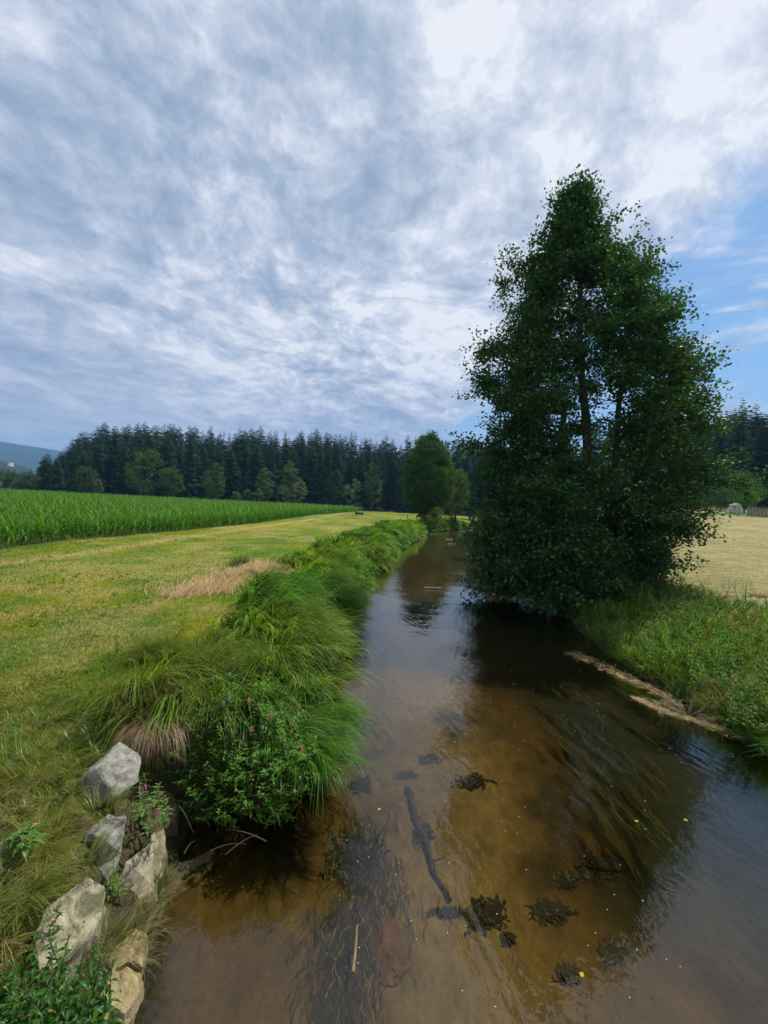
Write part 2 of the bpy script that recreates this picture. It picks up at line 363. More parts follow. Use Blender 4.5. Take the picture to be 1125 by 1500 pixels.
def edge_line(px, py, z):      # a world polyline y -> x
    P = at_z(px, py, z); o = np.argsort(P[:, 1]); return P[o, 1], P[o, 0]
cy_, cx_ = edge_line([-160, 0, 135, 236, 380, 465, 545], [828, 805, 789, 781, 766, 754, 748], 1.0)
def XC(y):                      # x of the maize field's edge
    return np.interp(y, np.concatenate([[0], cy_, [150]]), np.concatenate([[cx_[0]-2], cx_, [cx_[-1]+4]]))
ty_, tx_ = edge_line([-100, 0, 130, 250, 400, 470], [842, 828, 808, 790, 769, 759], 1.0)
def XT(y): return np.interp(y, ty_, tx_)
def meadow_dry(x, y):
    """0 fresh green .. 1 straw"""
    n = fbm(x*0.35, y*0.22, 0, 21); n2 = fbm(x*1.1, y*0.8, 0, 31)
    d = sm(n*0.5+n2*0.5, 0.47, 0.66)*0.55
    tr = np.exp(-((x-XT(y)-0.25*(n2-0.5)*2)/0.55)**2)*0.9+np.exp(-((x-XT(y)-2.3)/0.5)**2)*0.28
    tr = tr+np.exp(-((x-XT(y)-5.2-0.5*(n-.5))/0.8)**2)*0.22*sm(n2, .35, .6)
    P = at_z(325, 852, 1.0); a = (x-P[0]); b = (y-P[1])
    pc = at_z(np.array([235, 440]), np.array([878, 832]), 1.0)
    dv = pc[1]-pc[0]; Ld = np.hypot(dv[0], dv[1]); ux, uy = dv[0]/Ld, dv[1]/Ld
    s = ((x-pc[0][0])*ux+(y-pc[0][1])*uy)/Ld; q = (x-pc[0][0])*(-uy)+(y-pc[0][1])*ux
    patch = sm(s, -0.05, 0.25)*(1-sm(s, 0.95, 1.1))*np.exp(-(q/(0.5+1.1*s))**2)*1.15*(0.65+0.6*n2)
    return np.clip(np.maximum(np.maximum(d, tr), patch), 0, 1), np.clip(patch, 0, 1)
dry, patch = meadow_dry(XX, YY)
def lerp(a, b, t): return np.asarray(a)*(1-t[..., None])+np.asarray(b)*t[..., None]
c_green, c_olive, c_straw, c_dirt = (0.070, 0.142, 0.007), (0.165, 0.178, 0.010), (0.31, 0.25, 0.085), (0.13, 0.075, 0.04)
nz = fbm(XX*0.9, YY*0.7, 0, 41); nz2 = fbm(XX*0.18, YY*0.12, 0, 47)
gcol = lerp(c_green, c_olive, sm(nz*0.5+nz2*0.5, 0.35, 0.62)); gcol = lerp(gcol, c_straw, dry)
dlg = XL(YY)-XX; drg = XX-XR(YY)
gcol = lerp(gcol, (0.055, 0.05, 0.025), 1-sm(np.maximum(dlg, drg), 0.3, 1.6))          # earthy bank
hay = (0.275, 0.24, 0.105)
hayn = fbm(XX*0.16, YY*0.10, 0, 61)
fcol = lerp(hay, (0.20, 0.20, 0.06), sm(hayn, 0.56, 0.75)*0.6)
tw = sm(drg, 3.2, 5.0)
fcol = lerp(np.broadcast_to((0.05, 0.085, 0.02), fcol.shape), fcol, tw)
# green verge at the far side of the hay field, around the stone
MON = at_z(1075, 757, 0.0)   # placeholder direction only
MY = 70.0; MONP = at_y(1076, 757, MY)
e1 = ((XX-MONP[0]-3)/13)**2+((YY-MONP[1]+3)/4.2)**2
fcol = lerp(fcol, np.broadcast_to((0.075, 0.15, 0.02), fcol.shape), (1-sm(e1, 0.7, 1.25)))
fcol = lerp(fcol, np.broadcast_to((0.06, 0.10, 0.025), fcol.shape), sm(YY-0.25*XX, 64, 70)*sm(XX/np.maximum(YY, 1), .3, .45))
fcol = lerp(fcol, (0.05, 0.07, 0.03), sm(YY, 96, 110))
gcol = np.where((drg > 0)[..., None], fcol, gcol)
gcol = lerp(gcol, (0.03, 0.035, 0.015), sm(YY, 143, 150)*(drg < 0))
gcol = lerp(gcol, (0.07, 0.09, 0.03), ((XX < XC(YY)) & (YY > 10) & (YY < 145)).astype(float)*0.7)
# river bed colour: sand with silt and a weedy right half, darkened for the tree's reflection too
wdt = XR(YY)-XL(YY); ub = np.clip((XX-XL(YY))/wdt, 0, 1)
b1 = fbm(XX*2.2, YY*1.1, 0, 71); b2 = fbm(XX*0.8, YY*0.35, 0, 75)
bcol = lerp((0.070, 0.049, 0.018), (0.046, 0.027, 0.006), sm(b2, 0.35, 0.7))
bcol = lerp(bcol, np.broadcast_to((0.115, 0.086, 0.038), bcol.shape), np.exp(-((ub-0.33+0.12*(b2-0.5))/0.13)**2)*0.75)
bcol = lerp(bcol, (0.022, 0.018, 0.009), sm(b1*0.6+b2*0.4, 0.53, 0.62)*0.8)
bcol = lerp(bcol, (0.010, 0.013, 0.006), sm(ub, 0.50, 0.68)*sm(b1*0.4+b2*0.6+0.12*(ub-0.6)*3, 0.22, 0.38)*sm(YY, 3.6, 4.8))  # near-black for weed, with the alder's dark reflection painted in as well
bcol = lerp(bcol, (0.016, 0.018, 0.010), sm(ub, 0.62, 0.8))
bcol = lerp(bcol, (0.04, 0.032, 0.014), sm(YY, 8, 13)*0.85)

mud = 1-sm(np.maximum(dlg, drg), 0.0, 0.35)
gcol = lerp(gcol, np.broadcast_to((0.022, 0.022, 0.010), gcol.shape), mud)
bcol = lerp(bcol, np.broadcast_to((0.035, 0.026, 0.012), bcol.shape), 1-sm(-np.maximum(dlg, drg), 0.0, 0.35))
def sub_grid(name, mask, C, mat, kind='structure'):
    m4 = mask[:-1, :-1]
    ny, nx = XX.shape; idx = np.arange(ny*nx).reshape(ny, nx)
    Q = np.stack([idx[:-1, :-1], idx[:-1, 1:], idx[1:, 1:], idx[1:, :-1]], -1)[m4]
    used, inv = np.unique(Q.ravel(), return_inverse=True)
    V = np.stack([XX, YY, ZZ], -1).reshape(-1, 3)[used]
    me = mesh_np(name, V, inv.reshape(-1, 4), None, C.reshape(-1, 3)[used], smooth=True)
    return tag(obj(name, me, mat), kind=kind)
def ground_mat(name, fine_scale=38, bump=0.5, stretch=(1, 1, 1), contrast=(0.55, 1.4)):
    m, t, o = new_mat(name); g = t.new('ShaderNodeNewGeometry'); p = g.outputs['Position']
    mp = t.new('ShaderNodeMapping'); t.link(p, mp.inputs[0]); mp.inputs['Scale'].default_value = stretch
    at = t.new('ShaderNodeAttribute', attribute_name='col')
    n1 = t.noise(mp.outputs[0], fine_scale, 5, 0.7); n2 = t.noise(mp.outputs[0], fine_scale*0.13, 6, 0.65, 0.5)
    n3 = t.noise(mp.outputs[0], fine_scale*0.02, 4, 0.6)
    c = t.mix(1.0, at.outputs[0], t.ramp(n1, [(0.3, contrast[0]), (0.7, contrast[1])]), 'MULTIPLY')
    c = t.mix(1.0, c, t.ramp(n2, [(0.3, 0.68), (0.7, 1.3)]), 'MULTIPLY')
    c = t.mix(1.0, c, t.ramp(n3, [(0.3, 0.85), (0.7, 1.15)]), 'MULTIPLY')
    b = t.new('ShaderNodeBsdfPrincipled'); t.put(b.inputs['Base Color'], c); b.inputs['Roughness'].default_value = 0.95
    b.inputs['Specular IOR Level'].default_value = 0.1
    bp = t.new('ShaderNodeBump'); bp.inputs['Strength'].default_value = bump; bp.inputs['Distance'].default_value = 0.04
    t.put(bp.inputs['Height'], t.math('ADD', n1, n2)); t.link(bp.outputs[0], b.inputs['Normal'])
    t.link(b.outputs[0], o.inputs[0]); return m
GM = ground_mat('meadow_turf', 30, 0.6)
HM = ground_mat('cut_hay', 14, 0.8, (0.45, 1.3, 1), (0.45, 1.45))
BM = ground_mat('sandy_bed', 55, 0.25, (1, 0.6, 1), (0.8, 1.2))
midx = (XX+np.roll(XX, -1, 1))/2
is_bed = (dlg < -0.02) & (drg < -0.02)
is_left = (~is_bed) & (dlg >= -0.02)
is_right = (~is_bed) & (~is_left)
sub_grid('meadow', is_left, gcol, GM)
sub_grid('hay_field', is_right, gcol, HM)
sub_grid('river_bed', is_bed, bcol, BM)

# ------------------------------------------------------------------ water
m, t, o = new_mat('water'); g = t.new('ShaderNodeNewGeometry'); p = g.outputs['Position']
mp = t.new('ShaderNodeMapping'); t.link(p, mp.inputs[0]); mp.inputs['Scale'].default_value = (1.0, 0.55, 1.0)
mp.inputs['Rotation'].default_value = (0, 0, R(12))
n1 = t.noise(mp.outputs[0], 7.0, 3, 0.55, 0.4); n2 = t.noise(mp.outputs[0], 1.8, 3, 0.5, 0.6); n3 = t.noise(mp.outputs[0], 26, 2, 0.5, 0.2)
wv = t.new('ShaderNodeTexWave', wave_type='BANDS', bands_direction='DIAGONAL'); t.link(mp.outputs[0], wv.inputs[0])
wv.inputs['Scale'].default_value = 3.0; wv.inputs['Distortion'].default_value = 5.0; wv.inputs['Detail'].default_value = 3
h = t.math('ADD', t.math('MULTIPLY', n1, 0.55), t.math('MULTIPLY', n2, 1.2))
h = t.math('ADD', h, t.math('MULTIPLY', n3, 0.12)); h = t.math('ADD', h, t.math('MULTIPLY', wv.outputs[1], 0.10))
patchn = t.map(t.noise(p, 0.35, 2), 0.38, 0.65, 0.35, 1.0)
bp = t.new('ShaderNodeBump'); bp.inputs['Strength'].default_value = 1.0; bp.inputs['Distance'].default_value = 0.011
t.put(bp.inputs['Height'], t.math('MULTIPLY', h, patchn))
fr = t.new('ShaderNodeFresnel'); fr.inputs['IOR'].default_value = 1.56; t.link(bp.outputs[0], fr.inputs['Normal'])
gl = t.new('ShaderNodeBsdfGlossy'); gl.inputs['Roughness'].default_value = 0.015; gl.inputs[0].default_value = (1, 1, 1, 1); t.link(bp.outputs[0], gl.inputs['Normal'])
tr = t.new('ShaderNodeBsdfTransparent'); tr.inputs[0].default_value = (0.90, 0.84, 0.62, 1)
mx = t.new('ShaderNodeMixShader'); t.link(fr.outputs[0], mx.inputs[0]); t.link(tr.outputs[0], mx.inputs[1]); t.link(gl.outputs[0], mx.inputs[2])
t.link(mx.outputs[0], o.inputs[0]); WATER = m
wy = np.concatenate([np.linspace(-40, 0, 12), np.linspace(0.5, 30, 60), np.linspace(31, 170, 80)])
wl = XL(wy)-0.9; wr = XR(wy)+0.9
V = np.stack([np.stack([wl, wy, 0*wy], 1), np.stack([wr, wy, 0*wy], 1)], 1).reshape(-1, 3)
i = np.arange(len(wy)-1)*2
tag(obj('water', mesh_np('water', V, np.stack([i, i+1, i+3, i+2], 1), None, None), WATER), kind='structure')

# ------------------------------------------------------------------ far hills, air
hx = np.linspace(-6500, 5200, 160); hy = np.linspace(2200, 4600, 30); HX, HY = np.meshgrid(hx, hy)
pr = at_y([-400, -150, 0, 35, 75, 150, 260, 420, 700, 1125, 1600], [640, 636, 644, 649, 656, 668, 700, 728, 745, 758, 776], 3000.0)
ridge = np.interp(hx, pr[:, 0], pr[:, 2])
HZ = ridge[None]*np.exp(-((HY-3000)/620)**2)*(0.97+0.05*fbm(HX*0.004, HY*0.004, 0, 5)) - 12
me = mesh_np('hill', np.stack([HX, HY, HZ], -1).reshape(-1, 3), np.stack([(a := np.arange(29)[:, None]*160+np.arange(159)[None]), a+1, a+161, a+160], -1).reshape(-1, 4), None, None, True)
tag(obj('hill', me, HILLM), kind='structure')
hx = np.linspace(-1500, -500, 60); hy = np.linspace(700, 1200, 20); HX, HY = np.meshgrid(hx, hy)
pr = at_y([-500, -100, 0, 22, 45, 80], [655, 664, 669, 676, 690, 712], 950.0)
HZ = np.interp(hx, pr[:, 0], pr[:, 2], right=-5)[None]*np.exp(-((HY-950)/130)**2)*(0.95+0.08*fbm(HX*0.01, HY*0.01, 0, 6)) - 6
me = mesh_np('foothill', np.stack([HX, HY, HZ], -1).reshape(-1, 3), np.stack([(a := np.arange(19)[:, None]*60+np.arange(59)[None]), a+1, a+61, a+60], -1).reshape(-1, 4), None, None, True)
tag(obj('foothill', me, HILLM), kind='structure')

HAZE = True
if HAZE:
    m = bpy.data.materials.new('haze'); m.use_nodes = True; t = NT(m.node_tree); t.n.clear(); o = t.new('ShaderNodeOutputMaterial')
    v = t.new('ShaderNodeVolumePrincipled'); v.inputs['Color'].default_value = (0.27, 0.57, 1.0, 1); v.inputs['Density'].default_value = 0.00019
    v.inputs['Anisotropy'].default_value = 0.2
    t.link(v.outputs[0], o.inputs['Volume'])
    try: m.cycles.homogeneous_volume = True
    except Exception: pass
    x0, x1, y0, y1, z0, z1 = -7000, 7000, -60, 5400, -30, 380
    V = [(x, y, z) for x in (x0, x1) for y in (y0, y1) for z in (z0, z1)]
    Q = [(0, 1, 3, 2), (4, 6, 7, 5), (0, 4, 5, 1), (2, 3, 7, 6), (0, 2, 6, 4), (1, 5, 7, 3)]
    tag(obj('haze', mesh_np('haze', V, Q), m), kind='stuff')

def ground_hit(px, py, z0=0.9, it=8):
    P = at_z(px, py, z0)
    for _ in range(it): P = at_z(px, py, 0.5*P[..., 2]+0.5*height(P[..., 0], P[..., 1]))
    return P
# ------------------------------------------------------------------ trees
def vary(base, n, amt=0.25, hue=0.12):
    b = np.asarray(base, float)[None]*(1+amt*rng.normal(size=(n, 1)))
    b = b*(1+hue*rng.normal(size=(n, 3))*np.array([[1.0, 0.4, 0.8]])); return np.clip(b, 0.003, 0.9)

# the big alder by the water
AY = 18.0
env = [(235, 846, 858), (262, 820, 872), (300, 790, 886), (320, 768, 912), (350, 752, 922), (400, 733, 972), (450, 724, 986), (500, 708, 1010),
       (530, 692, 1034), (555, 692, 1052), (600, 692, 1046), (650, 688, 1044), (700, 676, 1034), (750, 670, 1010), (800, 672, 985), (845, 700, 935), (870, 760, 900)]
ea = at_y([e[1] for e in env], [e[0] for e in env], AY); eb = at_y([e[2] for e in env], [e[0] for e in env], AY)
ez = (ea[:, 2]+eb[:, 2])/2; o_ = np.argsort(ez); ez, exl, exr = ez[o_], ea[o_, 0], eb[o_, 0]
A_BASE = np.array([float(at_y(868, 850, AY)[0]), AY, 0.0]); A_BASE[2] = height(A_BASE[0], AY)-0.1
A_TOP = at_y(850, 246, AY)
def stem_line(foot, top, n=26, wob=0.25, seed=0):
    t = np.linspace(0, 1, n)[:, None]; P = foot*(1-t)+top*t
    P[:, 0] += wob*(vnoise(t[:, 0]*5, seed, 0, 1)-0.5)*np.sin(np.pi*t[:, 0]*0.95); P[:, 1] += wob*(vnoise(t[:, 0]*5, seed, 3, 2)-0.5)*np.sin(np.pi*t[:, 0]*0.95)
    return P
alder = empty('alder_tree', A_BASE)
tag(alder, 'tall dark leafy alder leaning over the right bank of the stream', 'tree')
stems = [stem_line(A_BASE, A_TOP+np.array([0, 0, -0.7]), 26, 1.0, 1),
         stem_line(A_BASE+np.array([-0.35, 0.1, 0]), at_y(800, 420, AY+0.8), 22, 0.9, 2),
         stem_line(A_BASE+np.array([0.4, -0.1, 0]), at_y(930, 400, AY-0.6), 22, 0.9, 3),
         stem_line(A_BASE+np.array([0.2, 0.4, 0]), at_y(985, 590, AY+1.0), 18, 1.2, 4),
         stem_line(A_BASE+np.array([-0.3, -0.3, 0]), at_y(735, 600, AY-0.8), 18, 1.2, 5)]
srad = [0.23, 0.17, 0.16, 0.12, 0.12]
def local(P, base): return np.asarray(P)-np.asarray(base)
for k, (P, r_) in enumerate(zip(stems, srad)):
    t = np.linspace(0, 1, len(P)); V_, Q_ = tube(P-A_BASE, r_*(1-t)**0.8+0.02+0.12*np.exp(-t*18), 9)
    mb = MB(); mb.add(V_, Q_); mb.build('trunk', BARK, alder, True)
# primary limbs to the envelope, secondary twigs, leaf sprays
allp = np.concatenate(stems)
prim = []; mbb = MB()
def rad_at(z, a):
    c = (np.interp(z, ez, exl)+np.interp(z, ez, exr))/2; hw = (np.interp(z, ez, exr)-np.interp(z, ez, exl))/2*(1-0.62*sm(z, 10.5, 16.0))
    return c, hw
tips = []
for k in range(170):
    z = A_BASE[2]+0.7+(A_TOP[2]-1.8-A_BASE[2])*((k+0.5)/170)**0.95
    a = k*2.39996+rng.normal()*0.3; c, hw = rad_at(z+0.5, a)
    f = min(max(0.86+0.13*rng.normal(), 0.5), 1.06); tips.append((np.array([c+hw*f*math.cos(a), AY+hw*0.85*f*math.sin(a), z]), 1.0))
for k in range(64):            # low inner boughs all round, added to block sky mirrored under the crown
    a = k*2.4; c, hw = rad_at(2.4, a); f = rng.uniform(0.15, 0.85)
    tips.append((np.array([c+hw*f*math.cos(a), AY+hw*0.85*f*math.sin(a), rng.uniform(0.5, 2.2)]), 0.3))
for k in range(44):            # low boughs hanging over the water
    a = R(150)+R(130)*rng.random(); c, hw = rad_at(2.4, a); f = rng.uniform(0.45, 0.86)
    tips.append((np.array([c+hw*f*math.cos(a), AY+hw*0.9*f*math.sin(a), rng.uniform(0.12, 2.2)]), 0.3))
for px_, py_, dy_ in [(1040, 548, -0.3), (1026, 536, 0.4), (1016, 566, -0.5), (694, 520, 0.3), (728, 408, -0.2), (960, 395, -0.4), (985, 450, 0.3)]:
    tips.append((at_y(px_-8*np.sign(px_-860), py_+6, AY+dy_), 0.8))
for tip, up_k in tips:
    z = tip[2]; c = rad_at(z, 0)[0]
    rise = up_k*0.38*np.hypot(tip[0]-c, tip[1]-AY)*(0.3+0.9*(z-A_BASE[2])/16)
    if up_k < 1: rise = -rng.uniform(0.6, 2.0)
    cand = allp[np.abs(allp[:, 2]-(z-rise)) < 0.7] if np.any(np.abs(allp[:, 2]-(z-rise)) < 0.7) else allp
    st = cand[np.argmin(((cand-tip)**2).sum(1))]
    n = 9; t = np.linspace(0, 1, n)[:, None]
    P = st*(1-t)+tip*t; P[:, 2] += 0.22*np.sin(np.pi*t[:, 0])*abs(rise)
    P += (rng.normal(size=(n, 3))*0.09)*np.sin(np.pi*t)
    L_ = np.linalg.norm(tip-st); prim.append(P)
    V_, Q_ = tube(P-A_BASE, (0.014+0.014*L_)*(1-t[:, 0])+0.008, 5); mbb.add(V_, Q_)
pp = np.concatenate([P[3:] for P in prim]+[s_[8:] for s_ in stems])
sprays = []; sd = []
T2 = []
for P in prim:
    L_ = np.linalg.norm(P[-1]-P[0]); m_ = int(9+5.2*L_); tt = rng.uniform(0.22, 1.03, m_)**0.8*8
    i0 = np.clip(tt.astype(int), 0, 7); fr_ = (tt-i0)[:, None]; Q = P[i0]*(1-fr_)+P[i0+1]*fr_
    wdt_ = (0.22+0.11*L_)*(1.15-0.55*(tt/8))
    T2.append(Q+rng.normal(size=(m_, 3))*wdt_[:, None]*np.array([1.0, 1.0, 0.42])+np.array([0, 0, 0.08]))
T2 = np.concatenate(T2)
n_in = 900; zz = rng.uniform(A_BASE[2]+0.3, A_TOP[2]-2, n_in); hwz = (np.interp(zz, ez, exr)-np.interp(zz, ez, exl))/2; cz = (np.interp(zz, ez, exr)+np.interp(zz, ez, exl))/2
aa = rng.uniform(0, 2*math.pi, n_in); rr = np.sqrt(rng.uniform(0.05, 0.75, n_in)); TI = np.stack([cz+hwz*rr*np.cos(aa), AY+hwz*0.85*rr*np.sin(aa), zz], 1)
TI = TI[(fbm(TI[:, 0]*0.6, TI[:, 1]*0.6, TI[:, 2]*0.8, 13, 2) > 0.45+0.10*sm(TI[:, 2], 4, 10))]
TL = A_TOP+np.array([[0.12, 0, -0.75], [-0.1, 0, -0.95], [0.2, 0.1, -1.2], [-0.25, 0, -1.4], [0.05, 0, -0.55], [-0.3, .1, -1.7], [0.35, -.1, -1.6], [0.0, 0.1, -1.1], [0.0, 0.0, -1.5]]); T2 = np.concatenate([T2, TI, TL]); T2[:, 2] = np.maximum(T2[:, 2], 0.14)
print('alder sprays', len(T2))
for p_ in T2:
    d_ = ((pp-p_)**2).sum(1)+np.where(pp[:, 2] > p_[2]+0.2, 1.5, 0); j = int(np.argmin(d_)); st = pp[j]
    if d_[j] > 6: continue
    t = np.linspace(0, 1, 4)[:, None]; P = st*(1-t)+p_*t; P[:, 2] += 0.1*np.sin(np.pi*t[:, 0]); P[1:-1] += rng.normal(size=(2, 3))*0.05
    V_, Q_ = tube(P-A_BASE, 0.016*(1-t[:, 0])+0.005, 3); mbb.add(V_, Q_)
    sprays.append(p_); sd.append((p_-st)/(np.linalg.norm(p_-st)+1e-6))
mbb.build('branches', BARK, alder, True)['kind'] = 'stuff'
sprays = np.array(sprays); sd = np.array(sd)
nl = 44; N = len(sprays)*nl
c_ = np.repeat(sprays, nl, 0); d_ = np.repeat(sd, nl, 0)
off = rng.normal(size=(N, 3))*0.16; al = rng.uniform(-0.55, 0.5, N)
P = c_+off*np.array([1, 1, 0.6])+d_*al[:, None]*1.15
P[:, 2] = np.maximum(P[:, 2], 0.04)
V_, T_ = leaves(P-A_BASE, rng.uniform(0.09, 0.15, N), 0.5, 0.85, 0.25)
spcol = vary((0.044, 0.108, 0.030), len(sprays), 0.2, 0.08)
lc = np.repeat(spcol, nl, 0)*(1+0.22*rng.normal(size=(N, 1)))
mb = MB(); mb.add(V_, None, T_, np.repeat(np.clip(lc, .004, .5), 4, 0)); mb.build('crown', LEAF, alder)['kind'] = 'stuff'
print('alder leaves', N)

def broad_tree_meshes(h, w_, trunk_h, ncl, nl, ls, col, seed, lobes=None, spread=0.5):
    """crown + trunk meshes of a broadleaf tree, base at origin"""
    r_ = np.random.default_rng(abs(seed)); C = []
    for k in range(ncl):
        v = r_.normal(size=3); v /= np.linalg.norm(v); rad = r_.uniform(0.45, 1.0)**0.6
        z = trunk_h+(h-trunk_h)*(0.5+0.5*v[2]*rad)
        f = 1.0-0.35*abs((z-trunk_h)/(h-trunk_h)-0.4)*1.2
        C.append((v[0]*rad*w_/2*f*1.05, v[1]*rad*w_/2*f*1.05, z))
    C = np.array(C); nn = vnoise(C[:, 0]*3/w_*1.3+seed, C[:, 1]*3/w_*1.3, C[:, 2]*4/h, seed); C = C[nn > 0.22]
    sz = min(w_, h)*0.085*r_.uniform(0.7, 1.5, len(C))
    N = len(C)*nl; v = r_.normal(size=(N, 3)); v /= np.linalg.norm(v, axis=1)[:, None]
    P = np.repeat(C, nl, 0)+v*np.repeat(sz, nl)[:, None]*r_.uniform(0.4, 1.15, (N, 1))*np.array([1.1, 1.1, 0.8])
    P[:, 2] = np.maximum(P[:, 2], 0.1)
    V_, T_ = leaves(P, r_.uniform(0.7, 1.3, N)*ls, 0.4, 0.85)
    cc = np.repeat(vary(col, len(C), 0.15, 0.06), nl, 0)*(1+0.18*r_.normal(size=(N, 1)))
    mb = MB(); mb.add(V_, None, T_, np.repeat(np.clip(cc, .004, .6), 4, 0)); crown = mb.mesh('crown'); crown.materials.append(FARLEAF)
    mt = MB(); t = np.linspace(0, 1, 7)
    Pt = np.stack([0.15*np.sin(t*3+seed), 0.1*np.cos(t*2+seed), t*h*0.85], 1)
    V_, Q_ = tube(Pt, (h*0.017+0.03)*(1-t*0.85), 7); mt.add(V_, Q_)
    for k in range(10):
        j = C[r_.integers(len(C))]; s0 = np.array([0, 0, max(trunk_h*0.6, j[2]*0.5)]); tt = np.linspace(0, 1, 5)[:, None]
        V_, Q_ = tube(s0*(1-tt)+j*tt, (h*0.006)*(1-tt[:, 0])+0.01, 4); mt.add(V_, Q_)
    tm = mt.mesh('trunk', True); tm.materials.append(BARK)
    return crown, tm
def place_tree(name, meshes, loc, label, cat, group=None, rz=0.0, sc=(1, 1, 1)):
    e = empty(name, loc, rz); e.scale = sc; tag(e, label, cat, group)
    c = link(bpy.data.objects.new('crown', meshes[0]), e); link(bpy.data.objects.new('trunk', meshes[1]), e); c['kind'] = 'stuff'
    return e
def broad_at(name, px, top, wpx, Y, label, cat='tree', group=None, col=(0.05, 0.09, 0.03), ls=None, ncl=130, nl=38, trunk=0.15, seed=None, base=None):
    g_ = at_y(px, 740, Y); x = g_[0]; z0 = float(height(x, Y)) if base is None else base
    h = at_y(px, top, Y)[2]-z0; w_ = wpx/F_PX*Y
    seed = seed if seed is not None else int(px*7+Y+1000)
    ms = broad_tree_meshes(h, w_, h*trunk, ncl, nl, ls or 0.30*Y/140, col, seed)
    return place_tree(name, ms, (x, Y, z0-0.1), label, cat, group, 0)

# second tree upstream and the pale ones beside it
broad_at('lime_tree', 625, 632, 72, 66, 'full round-crowned green tree at the bend of the stream', col=(0.06, 0.125, 0.02), ls=0.22, ncl=480, nl=75, trunk=0.04, seed=3)
broad_at('willow_tree', 668, 682, 40, 74, 'pale yellow-green willow just right of the round tree at the bend', col=(0.10, 0.15, 0.04), ls=0.19, ncl=120, nl=60, trunk=0.1, seed=9)
broad_at('willow_bush', 640, 742, 34, 60, 'low pale willow bush at the foot of the tree at the bend', 'bush', col=(0.09, 0.15, 0.035), ls=0.12, ncl=60, nl=60, trunk=0.0, seed=12, base=0.5)
broad_at('sky_block_bush', 790, 738, 165, 25, 'added dark bush hidden behind the big alder, blocking sky reflected in the water', 'bush', col=(0.04, 0.09, 0.022), ls=0.12, ncl=260, nl=60, trunk=0.0, seed=21, base=0.2)  # added bush, keeps bright sky out of the water's reflection
broad_at('sky_block_bush', 705, 742, 46, 36, 'small added bush upstream of the big alder, blocking sky reflected in the water', 'bush', col=(0.05, 0.10, 0.025), ls=0.12, ncl=80, nl=60, trunk=0.0, seed=22, base=0.2)  # also added to stop sky mirroring in the stream
broad_at('sky_block_bush', 905, 770, 90, 22, 'added bush filling the foot of the big alder, blocking sky reflected in the water', 'bush', col=(0.04, 0.09, 0.022), ls=0.10, ncl=90, nl=50, trunk=0.0, seed=23)  # third added bush, closes the bright reflection below the crown
edge_trees = [(125, 680, 32, (0.055, 0.11, 0.03), 'dark rounded tree at the left end of the wood'),
 (213, 655, 58, (0.08, 0.15, 0.035), 'largest light green broadleaf tree against the left of the spruce wood'),
 (249, 683, 34, (0.075, 0.14, 0.04), 'mid-sized tree just right of the largest light green broadleaf'),
 (312, 678, 36, (0.065, 0.13, 0.035), 'dense conical green tree standing alone before the spruces'),
 (386, 682, 27, (0.10, 0.16, 0.06), 'slim pale-leaved tree left of the taller pale pair before the wood'),
 (424, 675, 32, (0.09, 0.15, 0.05), 'taller pale-leaved tree rising behind two grey-green bushes'),
 (545, 670, 26, (0.065, 0.12, 0.04), 'narrow drooping tree between the pale bush and the bend tree'),
 (490, 686, 26, (0.04, 0.075, 0.035), 'feathery dark tree left of the palest bush at the wood edge')]
for i_, (px, top, wd, c_, lb) in enumerate(edge_trees):
    broad_at('broadleaf_tree', px, top, wd, 141, lb, 'tree', 'broadleaf trees along the wood edge', c_, trunk=0.06)
edge_bush = [(143, 702, 13, 'tiny light bush right of the dark rounded tree'), (345, 719, 14, 'leftmost of three low round bushes on the maize edge'),
 (362, 716, 15, 'middle of three low round bushes on the maize edge'), (377, 714, 18, 'rightmost of three low round bushes on the maize edge'),
 (415, 709, 23, 'round grey-green bush at the foot of the taller pale-leaved tree'), (438, 700, 23, 'upright grey-green bush right of the round one by the wood'),
 (516, 700, 29, 'palest silver-green bush near the end of the maize field')]
for px, top, wd, lb in edge_bush:
    broad_at('hazel_bush', px, top, wd, 137, lb, 'bush', 'bushes along the wood edge', (0.13, 0.19, 0.085), ncl=55, nl=40, trunk=0.0)
for k, (px, top, wd) in enumerate([(-40, 684, 40), (-12, 690, 34), (6, 686, 36), (24, 691, 32), (41, 693, 28), (54, 697, 22), (62, 690, 20)]):
    broad_at('hedgerow_tree', px, top, wd, 170+4*(k % 3), 'rounded dark green tree in the far hedgerow left of the wood', 'tree', 'hedgerow trees at the far left', (0.06, 0.11, 0.035), ncl=60, nl=40, trunk=0.0)
# right side, beyond the hay field
broad_at('ivy_clad_tree', 1092, 704, 27, MY+3, 'narrow ivy-clad column of a tree behind the pale stone pile', col=(0.11, 0.24, 0.04), ls=0.14, ncl=110, nl=60, trunk=0.12, seed=5)
broad_at('elder_bush', 1078, 688, 62, MY+10, 'broad dark dome-shaped elder behind the ivy-clad tree', 'bush', col=(0.075, 0.16, 0.05), ls=0.17, ncl=150, nl=50, trunk=0.05, seed=6)
broad_at('hazel_bush', 1020, 700, 70, MY+12, 'wide dark hazel thicket at the hay field edge beside the alder', 'bush', col=(0.06, 0.12, 0.03), ls=0.17, ncl=190, nl=55, trunk=0.02, seed=7)
broad_at('hazel_bush', 955, 706, 70, MY+15, 'dark thicket half hidden behind the alder crown', 'bush', col=(0.04, 0.07, 0.03), ls=0.18, ncl=120, nl=45, trunk=0.02, seed=8)
broad_at('hazel_bush', 1150, 690, 60, MY+14, 'dark thicket at the right end of the far field', 'bush', col=(0.04, 0.075, 0.03), ls=0.17, ncl=120, nl=45, trunk=0.02, seed=10)

